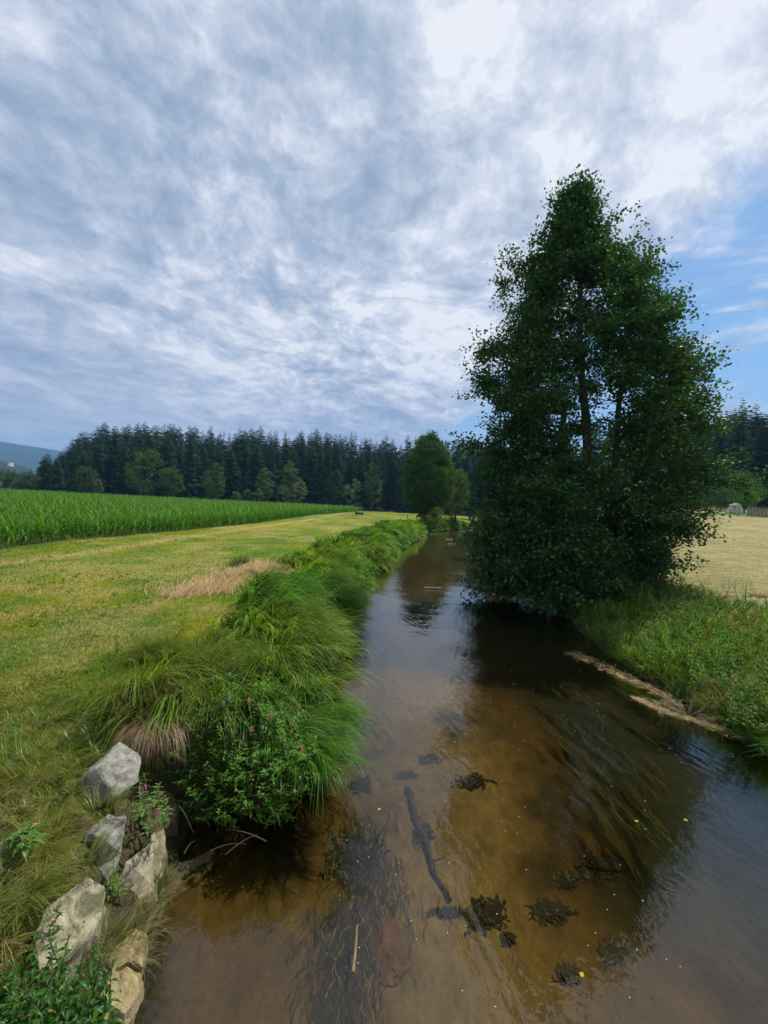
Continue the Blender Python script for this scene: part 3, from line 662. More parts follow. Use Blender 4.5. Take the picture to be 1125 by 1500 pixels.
# spruces
def spruce_mesh(h, r0_, seed, whorls=40, ex=0.7):
    r_ = np.random.default_rng(seed); Vs = []; C = []; n = 0; T = []
    P = []; S_ = []; D = []
    mb = MB()
    for i_ in range(whorls):
        t = (i_+0.5)/whorls; z = h*(0.10+0.90*t**0.92)
        R_ = r0_*(1-((z/h-0.10)/0.9))**ex*(0.65+0.6*r_.random())+0.14
        nb = 9 if t < 0.8 else 6
        for k in range(nb):
            a = r_.uniform(0, 2*math.pi); L_ = R_*(0.7+0.45*r_.random()); dr_ = 0.38+0.25*r_.random()-0.45*t
            m_ = 6; s = np.linspace(0.12, 1, m_)
            ca, sa = math.cos(a), math.sin(a)
            rx_ = s*L_; rz_ = z-dr_*rx_+0.12*L_*s**2
            w_ = (0.34*L_*(1-s*0.75)+0.10)*(0.7+0.6*r_.random(m_))
            # each station: two drooping triangles left and right of the rib
            c0 = np.stack([ca*rx_, sa*rx_, rz_], 1); sd_ = np.array([-sa, ca, 0])
            fw = np.array([ca, sa, -dr_])*0.30*L_
            for sg in (-1, 1):
                tipp = c0+sg*sd_*w_[:, None]+fw*0.5+np.array([0, 0, -1])*(0.16*L_+0.06)*r_.uniform(0.5, 1.4, (m_, 1))
                b_ = c0+fw*0.75
                V_ = np.stack([c0, b_, tipp], 1).reshape(-1, 3); q = np.arange(m_)[:, None]*3+np.arange(3)
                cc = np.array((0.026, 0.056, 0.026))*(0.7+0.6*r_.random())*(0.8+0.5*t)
                mb.add(V_, None, q, cc)
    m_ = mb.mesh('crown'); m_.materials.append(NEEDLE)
    mt = MB(); tt = np.linspace(0, 1, 5); V_, Q_ = tube(np.stack([0*tt, 0*tt, tt*h*0.98], 1), h*0.011*(1-tt)+0.02, 6); mt.add(V_, Q_)
    tm = mt.mesh('trunk', True); tm.materials.append(SPBARK); return m_, tm
SPR = [spruce_mesh(22, (2.7, 3.1, 3.5, 3.9, 3.2, 4.2)[k], 100+k, ex=(0.70, 0.62, 0.75, 0.55, 0.5, 0.6)[k]) for k in range(6)]
def put_spruce(x, Y, hgt, label, group):
    k = int(rng.integers(len(SPR))); s = hgt/22; wsc = s*rng.uniform(0.85, 1.2)
    place_tree('spruce_tree', SPR[k], (x, Y, float(height(x, Y))-0.3), label, 'tree', group, rng.uniform(0, 6.28), (wsc, wsc, s))
cnt = 0
cells = [(60, 720, 205, 147, 250), (720, 960, 38, 150, 235)]
for a_, b_, n_, y0_, y1_ in cells:
    for k in range(n_):
        u = (k*0.6180339887+rng.uniform(-0.2, .2)/n_) % 1.0; px = a_+(b_-a_)*u; Y = y0_+(y1_-y0_)*((k+0.5)/n_)**1.25+rng.uniform(-2, 2)
        if px < 100: Y = min(Y, 190)
        p_ = at_y(px, 720, Y); hh = rng.uniform(19, 25)*(0.62+0.38*sm(px, 60, 170))
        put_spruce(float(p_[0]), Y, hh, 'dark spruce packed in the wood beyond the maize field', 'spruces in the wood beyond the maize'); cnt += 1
for k in range(50):
    px = 985+(1260-985)*((k*0.6180339887) % 1.0); Y = 100+50*((k+.5)/50)
    p_ = at_y(px, 720, Y); put_spruce(float(p_[0]), Y, rng.uniform(19, 25)*(0.8+0.2*sm(px, 1000, 1080)), 'tall spruce in the blue-dark stand beyond the hay field', 'spruces beyond the hay field')
put_spruce(float(at_y(1080, 720, 99)[0]), 99, 24.5, 'tallest pointed spruce at the left end of the stand on the right', None)
for k in range(14):
    px = 12+k*4.6; Y = 250+rng.uniform(-8, 8); p_ = at_y(px, 700, Y)
    put_spruce(float(p_[0]), Y, rng.uniform(9, 13), 'small distant spruce between the hedgerow and the blue hill', 'distant spruces below the blue hill')

# ------------------------------------------------------------------ house below the hill
hp = at_y(15.5, 681, 800.0)
hs = empty('farmhouse', (hp[0], hp[1], hp[2]-3), 0.5); tag(hs, 'tiny white house below the distant blue hill', 'house')
def box(mb, c, s, rz=0.0, C=None):
    V_ = np.array([(x, y, z) for x in (-.5, .5) for y in (-.5, .5) for z in (-.5, .5)])*np.asarray(s)
    cr, sr = math.cos(rz), math.sin(rz); V_ = np.stack([V_[:, 0]*cr-V_[:, 1]*sr, V_[:, 0]*sr+V_[:, 1]*cr, V_[:, 2]], 1)+np.asarray(c)
    mb.add(V_, [(0, 1, 3, 2), (4, 6, 7, 5), (0, 4, 5, 1), (2, 3, 7, 6), (0, 2, 6, 4), (1, 5, 7, 3)], None, C)
mb = MB(); box(mb, (0, 0, 1), (7, 7, 6)); mb.build('wall', WALLW, hs)
mb = MB(); mb.add([(-4, -4, 4), (4, -4, 4), (4, 4, 4), (-4, 4, 4), (-4, 0, 6.6), (4, 0, 6.6)], [(0, 1, 5, 4), (2, 3, 4, 5), (0, 3, 2, 1)], [(0, 4, 3), (1, 2, 5)]); mb.build('roof', ROOFM, hs)

# ------------------------------------------------------------------ maize field
def maize_mesh(seed):
    r_ = np.random.default_rng(seed); mb = MB(); h = 0.72+0.18*r_.random()
    t = np.linspace(0, 1, 4); V_, Q_ = tube(np.stack([0.02*np.sin(3*t), 0*t, t*h], 1), 0.013*(1-0.6*t), 4); mb.add(V_, Q_, None, (0.07, 0.13, 0.03))
    n = 11; a0 = r_.uniform(0, 6.28)
    for k in range(n):
        z = h*(0.03+0.97*k/(n-1)); a = a0+(k % 2)*math.pi+r_.normal()*0.35
        L_ = (0.55+0.3*math.sin(math.pi*(k+1)/n))*r_.uniform(0.85, 1.15)
        V_, Q_, tt = ribbons(np.array([[0.0, 0, z]]), a, 0.35+0.1*r_.normal(), 1.5+0.4*r_.normal() if k < n-2 else 0.6, L_, 0.09, 5, None, 1.2, 0.92)
        mb.add(V_, Q_, None, np.array((0.085, 0.20, 0.022))*(0.35+1.35*r_.random()))
    me = mb.mesh('maize_plant'); me.materials.append(MAIZE); return me
MZ = [maize_mesh(k) for k in range(5)]
# rows parallel to the field's edge, 0.75 m apart
rows = []
for k in range(0, 150):
    st = 0.26 if k < 30 else 0.5
    ys = np.arange(12, 142, st)+rng.uniform(0, st); xs = XC(ys)-0.35-0.75*k*1.02
    rows.append(np.stack([xs+rng.normal(size=len(ys))*0.05, ys+rng.normal(size=len(ys))*0.05], 1))
rows = np.concatenate(rows)
fpx, fpy = to_px(np.stack([rows[:, 0], rows[:, 1], np.full(len(rows), 1.6)], 1))
vis = (fpx > -130) & (fpx < 640); rows = rows[vis]
dd = np.hypot(rows[:, 0], rows[:, 1]); keep = rng.uniform(size=len(rows)) < np.clip((62/dd)**1.5, 0.16, 1); rows = rows[keep]; dd = dd[keep]
fz = height(rows[:, 0], rows[:, 1])
fpx, fpy = to_px(np.stack([rows[:, 0], rows[:, 1], fz+1.2], 1))
order = np.argsort(np.where(fpx > -10, dd, dd+100)+np.abs(rows[:, 0]-XC(rows[:, 1]))*1.5)
near, rest = order[:300], order[300:]
for j in near:
    o_m = link(bpy.data.objects.new('maize_plant', MZ[int(rng.integers(5))]))
    o_m.location = (rows[j, 0], rows[j, 1], fz[j]-0.03); o_m.rotation_euler = (rng.normal()*0.05, rng.normal()*0.05, rng.uniform(0, 6.28)); s = rng.uniform(0.9, 1.15); o_m.scale = (s, s, s)
    tag(o_m, 'green maize plant in the front rows along the grass track', 'maize plant', 'maize plants along the near edge of the field')
srcs = []
for k in range(5):
    for o_m in COL.objects:
        if o_m.data is MZ[k]: srcs.append(o_m); break
# the rest: one object, instances of those plants on points
pm = bpy.data.meshes.new('maize_crop'); pts = np.stack([rows[rest, 0], rows[rest, 1], fz[rest]-0.03], 1).astype(np.float32)
pm.vertices.add(len(pts)); pm.vertices.foreach_set('co', pts.ravel())
a = pm.attributes.new('rot', 'FLOAT_VECTOR', 'POINT'); rv = np.stack([rng.normal(size=len(pts))*.05, rng.normal(size=len(pts))*.05, rng.uniform(0, 6.28, len(pts))], 1).astype(np.float32); a.data.foreach_set('vector', rv.ravel())
a = pm.attributes.new('scl', 'FLOAT', 'POINT'); a.data.foreach_set('value', (rng.uniform(0.88, 1.15, len(pts))*np.clip(0.95+dd[rest]/400, 1, 1.2)).astype(np.float32))
crop = tag(link(bpy.data.objects.new('maize_crop', pm)), 'dense green maize crop filling the field up to the wood', 'maize crop', None, 'stuff')
gt = bpy.data.node_groups.new('plant_rows', 'GeometryNodeTree'); gt.interface.new_socket('Geometry', in_out='INPUT', socket_type='NodeSocketGeometry'); gt.interface.new_socket('Geometry', in_out='OUTPUT', socket_type='NodeSocketGeometry')
gi = gt.nodes.new('NodeGroupInput'); go = gt.nodes.new('NodeGroupOutput'); jn = gt.nodes.new('GeometryNodeJoinGeometry')
for so in srcs:
    oi = gt.nodes.new('GeometryNodeObjectInfo'); oi.inputs['Object'].default_value = so; oi.inputs['As Instance'].default_value = True; gt.links.new(oi.outputs['Geometry'], jn.inputs[0])
ip = gt.nodes.new('GeometryNodeInstanceOnPoints'); gt.links.new(gi.outputs[0], ip.inputs['Points']); gt.links.new(jn.outputs[0], ip.inputs['Instance']); ip.inputs['Pick Instance'].default_value = True
na = gt.nodes.new('GeometryNodeInputNamedAttribute'); na.data_type = 'FLOAT_VECTOR'; na.inputs[0].default_value = 'rot'
nb = gt.nodes.new('GeometryNodeInputNamedAttribute'); nb.data_type = 'FLOAT'; nb.inputs[0].default_value = 'scl'
gt.links.new(na.outputs[0], ip.inputs['Rotation']); gt.links.new(nb.outputs[0], ip.inputs['Scale']); gt.links.new(ip.outputs[0], go.inputs[0])
crop.modifiers.new('plants', 'NODES').node_group = gt
print('maize', len(rows))

# ------------------------------------------------------------------ sedge on the left bank
def belt(y): return 2.1+0.055*np.clip(y-5, 0, 60)
def sedge(y0, y1, space, per, wd0, col, seed=1):
    """fountain-shaped tussocks set out over the belt, leaning to the water"""
    r_ = np.random.default_rng(seed); cs = []
    y = y0
    while y < y1:
        sp = space*(1+0.022*(y-y0)); f = 0.12
        while f < belt(y)*1.0:
            cs.append((XL(y)-f+r_.normal()*sp*0.22, y+r_.normal()*sp*0.3, f/belt(y))); f += sp*r_.uniform(0.75, 1.15)
        y += sp*0.85
    cs = np.array(cs); cxx, cyy, f = cs.T; cyy = np.maximum(cyy, 5.25)
    pq = at_z(np.array([405]), np.array([842]), 1.0)[0]; ok = np.hypot((cxx-pq[0]+0.2), (cyy-pq[1])*0.7) > 0.9
    cxx, cyy, f = cxx[ok], cyy[ok], f[ok]; n = len(cyy)
    cn = fbm(cxx*0.5, cyy*0.35, 0, 91, 2); caz = R(-32)+(cn-0.5)*1.6+r_.normal(size=n)*0.3
    ch = (0.62+1.25*(fbm(cxx*0.7, cyy*0.5, 0, 95, 2)-0.3)+0.16*r_.normal(size=n))*(1-0.15*sm(f, 0.7, 1.0)); ch = np.clip(ch, 0.45, 1.5)
    yel = sm(fbm(cxx*0.4, cyy*0.25, 0, 97, 2), 0.5, 0.72)[:, None]*0.55
    ccol = vary(col, n, 0.22, 0.07)*(1-yel)+np.array((0.15, 0.20, 0.022))*yel
    LK = 6                                   # blades hang together in locks
    cnt_ = (per*(0.7+0.6*r_.random(n))).astype(int)//LK; repl = np.repeat(np.arange(n), cnt_); M = len(repl)
    sz = space*(1+0.022*(cyy-y0))*0.27; oxl = r_.normal(size=M)*sz[repl]; oyl = r_.normal(size=M)*sz[repl]
    radl = np.hypot(oxl, oyl)/(sz[repl]+1e-6)
    axl = np.cos(caz[repl])*1.25+0.62*oxl/sz[repl]/1.4+0.16*r_.normal(size=M); ayl = np.sin(caz[repl])*1.25+0.62*oyl/sz[repl]/1.4+0.16*r_.normal(size=M)
    azl = np.arctan2(ayl, axl); leanl = 0.08+0.24*np.minimum(np.hypot(axl, ayl)*0.6, 1.3)+0.06*radl; bendl = 1.35+0.30*r_.normal(size=M)+0.25*radl
    Ll = ch[repl]*r_.uniform(0.75, 1.12, M); cl_ = ccol[repl]*np.clip(1.08+0.48*r_.normal(size=(M, 1)), 0.25, 2.4)
    li = np.repeat(np.arange(M), LK); N = len(li); wl_k = np.maximum(wd0, 0.0021*cyy[repl[li]])
    x = cxx[repl[li]]+oxl[li]+r_.normal(size=N)*wl_k*1.6; y_ = cyy[repl[li]]+oyl[li]+r_.normal(size=N)*wl_k*1.6
    x = np.minimum(x, XL(y_)-0.0)
    root = np.stack([x, y_, height(x, y_)-0.03], 1)
    az = azl[li]+0.09*r_.normal(size=N); lean = leanl[li]+0.05*r_.normal(size=N); bend = bendl[li]+0.12*r_.normal(size=N)
    L_ = Ll[li]*r_.uniform(0.85, 1.1, N); wd = wl_k*r_.uniform(0.6, 1.3, N)
    fl = lambda xx, yy: np.maximum(height(xx, yy), 0.0)
    V_, Q_, tt = ribbons(root, az, lean, bend, L_, wd, 5, fl, 1.25, 0.88, 0.4)
    bc = cl_[li]*(1+0.22*r_.normal(size=(N, 1))); dryb = r_.random(N) < 0.05; bc[dryb] = (0.28, 0.23, 0.09); sheen = r_.random(M)[li] < 0.10; bc[sheen] = bc[sheen]*1.6+np.array((0.05, 0.06, 0.03))  # some locks coloured paler as painted highlights of glossy blades
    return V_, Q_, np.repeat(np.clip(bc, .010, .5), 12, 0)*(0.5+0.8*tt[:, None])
mb = MB()
V_, Q_, C = sedge(5.45, 17, 0.50, 170, 0.014, (0.062, 0.17, 0.016), seed=1); print('sedge', len(V_)//12); mb.add(V_, Q_, None, C)
V_, Q_, C = sedge(16.8, 80, 0.66, 96, 0.016, (0.072, 0.18, 0.02), seed=2); print('sedge', len(V_)//12); mb.add(V_, Q_, None, C)
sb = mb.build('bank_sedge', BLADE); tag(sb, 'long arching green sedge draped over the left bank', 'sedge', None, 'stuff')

def tussock(name, c, rad, n, L_, az0, azs, lean, bend, col, wd, label, cat, mat=BLADE, group=None, kind=None, zoff=0.0, cvar=0.15, tipcol=None, hide=None):
    r_ = rng; ox = r_.normal(size=n)*rad*0.5; oy = r_.normal(size=n)*rad*0.5; x = c[0]+ox; y = c[1]+oy
    LK = 5; gi_ = np.arange(n)//LK*LK; x = x[gi_]+r_.normal(size=n)*wd*1.5; y = y[gi_]+r_.normal(size=n)*wd*1.5; rl = lambda s_: (r_.normal(size=n)*s_)[gi_]
    root = np.stack([x, y, (height(x, y) if len(c) < 3 else np.full(n, c[2]))+zoff-0.02], 1)
    az = (np.arctan2(oy, ox)[gi_] if az0 is None else az0)+rl(azs)+0.08*r_.normal(size=n)
    fl = (lambda xx, yy: np.maximum(height(xx, yy), 0.0)) if len(c) < 3 else (lambda xx, yy: np.zeros_like(xx)-0.01)
    V_, Q_, tt = ribbons(root, az, lean+0.15*np.abs(rl(1.0)), bend+rl(0.3)+0.1*r_.normal(size=n), L_*r_.uniform(0.6, 1.15, n)[gi_]*r_.uniform(0.85, 1.1, n), wd*r_.uniform(.7, 1.3, n), 6, fl, 1.0, 0.95, 0.5)
    C = np.repeat(vary(col, n, cvar, 0.06)[gi_]*(1+0.28*rl(1.0))[:, None]*(1+0.15*r_.normal(size=(n, 1))), 14, 0)
    if tipcol is not None: C = C*(1-tt[:, None])+np.array(tipcol)*tt[:, None]
    mb = MB(); mb.add(V_-np.array([c[0], c[1], 0]), Q_, None, C); o_t = mb.build(name, mat); o_t.location = (c[0], c[1], 0)
    return tag(o_t, label, cat, group, kind)
p_ = at_z(np.array([215, 300, 175, 250, 330]), np.array([1030, 985, 1075, 960, 940]), 1.0)
tussock('sedge_tussock', p_[0][:2], 0.55, 1500, 0.72, R(-50), 0.7, 0.15, 1.5, (0.13, 0.18, 0.02), 0.010, 'yellowish sedge tussock at the near left end of the bank, above the upper grey stone', 'sedge tussock', tipcol=(0.20, 0.19, 0.06))
tussock('sedge_tussock', p_[1][:2], 0.6, 1500, 0.8, R(-45), 0.6, 0.15, 1.5, (0.11, 0.18, 0.02), 0.010, 'olive green sedge tussock with yellow tips behind the yellowish one', 'sedge tussock', tipcol=(0.17, 0.18, 0.05))
tussock('sedge_tussock', p_[3][:2], 0.55, 1300, 0.6, R(-90), 0.9, 0.15, 1.3, (0.10, 0.18, 0.02), 0.009, 'shorter sedge tussock facing the mown meadow', 'sedge tussock', tipcol=(0.18, 0.18, 0.05))
tussock('sedge_tussock', p_[2][:2], 0.4, 700, 0.5, R(-120), 0.8, 0.15, 1.2, (0.085, 0.17, 0.02), 0.009, 'small upright green tussock left of the upper grey stone', 'sedge tussock')
pd = at_z(np.array([232]), np.array([1052]), 1.02)[0]
tussock('dry_grass_tuft', (pd[0], pd[1], 1.0), 0.22, 900, 0.62, R(-70), 0.45, 0.75, 1.9, (0.26, 0.18, 0.09), 0.007, 'dead brown grass tuft hanging over the upper grey stone', 'grass tuft', DRY)
for q, (px, py) in enumerate([(455, 1090), (420, 1060), (475, 1040)]):
    pp_ = at_z(px, py, 0.75); tussock('reed_grass_tussock', (pp_[0], pp_[1], 0.55), 0.35, 700, 0.75, R(-35), 0.6, 0.25, 1.9, (0.075, 0.19, 0.018), 0.011,
        ['bright green reed grass tussock at the river corner of the bank', 'green reed grass hanging behind the flowering plants', 'bright reed grass touching the water beyond the corner tussock'][q], 'grass tussock')

# ------------------------------------------------------------------ leafy herbs
def lance(P, D, L_, Wd, droop=0.5, fold=0.25, nseg=4):
    """lance-shaped leaves with a midrib: base points P, directions D"""
    N = len(P); D = D/np.linalg.norm(D, axis=1)[:, None]; Z_ = np.array([0, 0, 1.0])
    Sd = np.cross(D, Z_); Sd /= np.linalg.norm(Sd, axis=1)[:, None]+1e-9
    t = np.linspace(0, 1, nseg+1); wv = np.sin(np.pi*np.clip(t, 0.02, 0.985)**0.75)
    ctr = P[:, None]+D[:, None]*(t[None, :, None]*L_[:, None, None]); ctr[..., 2] -= droop*(t[None]**2)*L_[:, None]
    w_ = wv[None]*Wd[:, None]*0.5
    up = np.cross(Sd, D); up = up*np.sign(up[:, 2:3]+1e-9)
    A = ctr-Sd[:, None]*w_[..., None]+up[:, None]*(w_*fold*2)[..., None]; B = ctr+Sd[:, None]*w_[..., None]+up[:, None]*(w_*fold*2)[..., None]
    V_ = np.stack([A, ctr, B], 2).reshape(-1, 3); b = (np.arange(N)*(nseg+1)*3)[:, None, None]+(np.arange(nseg)*3)[None, :, None]+np.arange(2)[None, None]
    return V_, np.stack([b, b+1, b+4, b+3], -1).reshape(-1, 4), (nseg+1)*3
def herb(name, stems, leafL, leafW, col, label, cat, nodes=7, droop=0.5, flowers=None, group=None, stemcol=(0.07, 0.10, 0.03), pair=True, fcol=(0.5, 0.12, 0.2), up=0.55):
    base = np.mean([s_[0] for s_ in stems], 0); e = empty(name, base); tag(e, label, cat, group)
    ms = MB(); P = []; D = []; Ls = []
    for (b_, tp) in stems:
        b_, tp = np.array(b_), np.array(tp); t = np.linspace(0, 1, 6)[:, None]; mid = (b_+tp)/2+np.array([0, 0, 0.25])*np.linalg.norm(tp[:2]-b_[:2])
        C_ = (1-t)**2*b_+2*t*(1-t)*mid+t**2*tp; V_, Q_ = tube(C_-base, 0.0045*(1-0.6*t[:, 0]), 4); ms.add(V_, Q_, None, stemcol)
        a = rng.uniform(0, 6.28)
        for k in range(nodes):
            u = 0.25+0.75*(k+0.5)/nodes; q = C_[int(u*5)]*(1-(u*5 % 1))+C_[min(int(u*5)+1, 5)]*(u*5 % 1); a += 1.57+0.3*rng.normal()
            for s_ in ((0, math.pi) if pair else (0,)):
                P.append(q-base); aa_ = a+s_+0.25*rng.normal(); D.append((math.cos(aa_), math.sin(aa_), up+0.25*rng.normal())); Ls.append(leafL*(1.15-0.5*u)*rng.uniform(0.75, 1.2))
        for _ in range(3):
            P.append(tp-base); aa_ = rng.uniform(0, 6.28); D.append((math.cos(aa_), math.sin(aa_), 1.0)); Ls.append(leafL*0.5)
    P = np.array(P); D = np.array(D); Ls = np.array(Ls); V_, Q_, per = lance(P, D, Ls, Ls*leafW, droop)
    cc = vary(col, len(P), 0.2, 0.07); yl = rng.random(len(P)) < 0.02; cc[yl] = (0.35, 0.28, 0.04)
    ml = MB(); ml.add(V_, Q_, None, np.repeat(cc, per, 0)); ms.build('stem', HERB, e)['kind'] = 'stuff'; ml.build('leaf', HERB, e)['kind'] = 'stuff'
    for f_ in (flowers or []):
        f_ = np.array(f_); mf = MB(); n = 34; v = rng.normal(size=(n, 3)); v /= np.linalg.norm(v, axis=1)[:, None]
        PF = v*np.array([0.012, 0.012, 0.024])+f_-base; V_, T_ = leaves(PF, np.full(n, 0.013), 0.2, 0.9); mf.add(V_, None, T_, np.repeat(vary(fcol, n, 0.2, 0.1), 4, 0)); mf.build('flower', PETAL, e)
    return e
# flowering knotweed that covers the end of the bank
st = []; 
for k in range(310):
    a = rng.uniform(0, 2*math.pi); r_ = math.sqrt(rng.uniform(0, 1))*(0.72+0.62*float(fbm(math.cos(a)*1.8+4, math.sin(a)*1.8, 0, 201, 3))+0.10*rng.normal()); px = 352+108*r_*math.cos(a); py = 1104+96*r_*math.sin(a)
    Y = 5.0+0.35*rng.random()-0.75*(py-990)/200+0.15*(r_-0.5)
    tp = at_y(px, py, Y); b_ = tp+np.array([rng.normal()*0.08-0.03, 0.22+0.1*rng.random(), -0.32-0.08*rng.random()]); b_[2] = max(b_[2], 0.0)
    st.append((b_, tp))
fl = [at_y(px, py, 4.95-0.6*(py-990)/200) for px, py in [(328, 1030), (365, 1026), (258, 1108), (427, 1071), (443, 1098), (397, 1049), (369, 1068)]]+[at_y(487, 1040, 5.9)]
herb('knotweed_clump', st, 0.088, 0.27, (0.095, 0.22, 0.03), 'leafy flowering knotweed with pink heads covering the end of the sedge bank', 'flowering plant', 5, 0.35, fl)
tall = [(at_y(338, 1050, 5.05), at_y(338, 990, 4.95)), (at_y(330, 1070, 5.0), at_y(328, 1022, 4.9)), (at_y(260, 1150, 4.8), at_y(258, 1105, 4.7))]
herb('willowherb', tall, 0.15, 0.28, (0.07, 0.16, 0.05), 'tallest broad-leaved herb sticking up out of the knotweed', 'herb', 5, 0.35)
st = [(at_z(px+rng.normal()*6, py+28, 0.45), at_z(px, py, 0.72+0.1*rng.random())) for px, py in [(213, 1135), (232, 1150), (205, 1165), (222, 1172), (240, 1170), (215, 1185), (228, 1160), (195, 1180), (245, 1185), (205, 1150), (235, 1195), (218, 1205)]]
herb('knotweed', st, 0.10, 0.27, (0.10, 0.19, 0.045), 'small bright knotweed growing between the two upper grey stones', 'flowering plant', 5, 0.4, [at_z(213, 1153, 0.78), at_z(207, 1156, 0.76)])
st = [(at_z(165, 1320, 0.35), at_z(166, 1265, 0.62)), (at_z(160, 1330, 0.35), at_z(158, 1285, 0.6)), (at_z(175, 1325, 0.35), at_z(172, 1290, 0.55))]
herb('knotweed', st, 0.085, 0.28, (0.11, 0.19, 0.035), 'single thin knotweed shoot in front of the lower grey stone', 'flowering plant', 6, 0.4)
st = []
for k in range(95):
    px = rng.uniform(-60, 175); py = 1400+150*rng.random()+max(0, (px-110))*0.4-30*rng.random(); tp = at_z(px, py, 0.95+0.18*rng.random()); b_ = tp+np.array([rng.normal()*0.06-0.03, rng.normal()*.08, -0.5]); st.append((b_, tp))
for px, py in [(85, 1312), (55, 1345), (100, 1355), (40, 1375), (120, 1385), (75, 1380), (15, 1390), (150, 1370)]: tp = at_z(px, py+20, 0.95); st.append((tp+np.array([-0.08, 0.0, -0.5]), tp))
herb('nettle_patch', st, 0.09, 0.27, (0.034, 0.10, 0.012), 'dark green nettles growing thickly in front of the pale slabs', 'nettles', 8, 0.55, up=0.3)
st = [(at_z(px, py, 0.98), at_z(px+rng.normal()*6, py-10, 1.12)) for px, py in [(30, 1232), (45, 1225), (18, 1240), (52, 1238), (35, 1250)]]
herb('dandelion', st, 0.12, 0.4, (0.08, 0.17, 0.03), 'low broad-leaved weed in the rough grass near the left edge', 'weed', 4, 0.5)

# ------------------------------------------------------------------ stones of the near bank
def stone(name, pts, ext, mat, label, cat, seed=0, amp=0.012, group=None):
    P = np.array([at_z(a_, b_, z_) for a_, b_, z_ in pts]); c = P.mean(0); ext = np.array(ext)
    bm = bmesh.new(); n = len(P)
    top = [bm.verts.new(Vector(p-c)) for p in P]; bot = [bm.verts.new(Vector(p-c+ext+(c-p)*0.12)) for p in P]
    bm.faces.new(top); bm.faces.new(bot[::-1])
    for i_ in range(n): bm.faces.new((top[i_], bot[i_], bot[(i_+1) % n], top[(i_+1) % n]))
    bmesh.ops.recalc_face_normals(bm, faces=bm.faces)
    bmesh.ops.bevel(bm, geom=list(bm.edges), offset=0.012, segments=1, affect='EDGES', clamp_overlap=True)
    bmesh.ops.triangulate(bm, faces=bm.faces)
    for _ in range(4):
        long_ = [e_ for e_ in bm.edges if e_.calc_length() > 0.05]
        if not long_ or len(bm.verts) > 6000: break
        bmesh.ops.subdivide_edges(bm, edges=long_, cuts=1); bmesh.ops.triangulate(bm, faces=bm.faces)
    co = np.array([v.co for v in bm.verts]); nn = fbm(co[:, 0]*6+seed, co[:, 1]*6, co[:, 2]*6, seed)-0.5; n2 = fbm(co[:, 0]*22+seed, co[:, 1]*22, co[:, 2]*22, seed+5)-0.5
    bm.normal_update()
    for v, d1, d2 in zip(bm.verts, nn, n2): v.co += v.normal*(d1*amp*7+d2*amp*2.2)
    me = bpy.data.meshes.new(name); bm.to_mesh(me); bm.free(); o_s = obj(name, me, mat); o_s.location = c
    return tag(o_s, label, cat, group)
stone('granite_block', [(178, 1086, 1.10), (208, 1108, 1.0), (208, 1143, 0.88), (170, 1168, 0.84), (141, 1124, 1.04)], (-0.22, -0.02, -0.16), GRANITE, 'largest pale grey granite block, topmost on the near bank', 'stone', 1)
stone('granite_block', [(147, 1227, 0.82), (186, 1194, 0.86), (180, 1250, 0.62), (157, 1295, 0.48), (144, 1268, 0.58)], (-0.22, 0.10, -0.05), GRANITE, 'bluish upright granite block below the largest one', 'stone', 2)
stone('stone_slab', [(184, 1262, 0.50), (224, 1230, 0.42), (222, 1292, 0.26), (196, 1350, 0.12), (152, 1350, 0.20)], (0.03, 0.10, -0.30), SLAB, 'long pitted pale slab sloping towards the water', 'stone', 3, 0.008)
stone('stone_slab', [(221, 1224, 0.42), (241, 1212, 0.36), (243, 1252, 0.20), (229, 1296, 0.12), (224, 1290, 0.18)], (0.0, 0.06, -0.25), SLAB, 'narrow mossy slab wedged beside the long pitted slab', 'stone', 4)
stone('stone_slab', [(66, 1330, 0.88), (126, 1280, 0.84), (156, 1298, 0.70), (142, 1356, 0.60), (102, 1402, 0.64), (56, 1425, 0.72), (48, 1372, 0.84)], (0.0, 0.08, -0.30), SLAB, 'broad pale slab half hidden behind the nettles', 'stone', 5)
stone('stone_block', [(158, 1398, 0.32), (200, 1358, 0.26), (213, 1366, 0.20), (210, 1416, 0.20), (186, 1405, 0.27), (163, 1428, 0.32)], (0.0, 0.04, -0.40), TANSTONE, 'sandy block partly covered by dry grass above the lowest one', 'stone', 6)
stone('stone_block', [(160, 1430, 0.33), (185, 1409, 0.30), (209, 1420, 0.22), (197, 1466, 0.22), (181, 1485, 0.25), (146, 1466, 0.32)], (0.0, 0.03, -0.45), TANSTONE, 'lowest sandy yellow block with a sunlit top at the water edge', 'stone', 7)
stone('stone_slab', [(232, 1304, 0.05), (252, 1268, 0.07), (312, 1240, 0.03), (322, 1254, -0.02), (272, 1306, -0.05), (234, 1340, -0.03)], (0.0, 0.0, -0.30), WETSTONE, 'flat wet brown slab dipping into the stream under the bank', 'stone', 8)
stone('stone_block', [(200, 1158, 0.55), (238, 1148, 0.50), (258, 1172, 0.40), (258, 1204, 0.28), (232, 1222, 0.30), (205, 1212, 0.42)], (0.0, 0.15, -0.30), WETSTONE, 'dark mossy block behind the small bright knotweed', 'stone', 9)
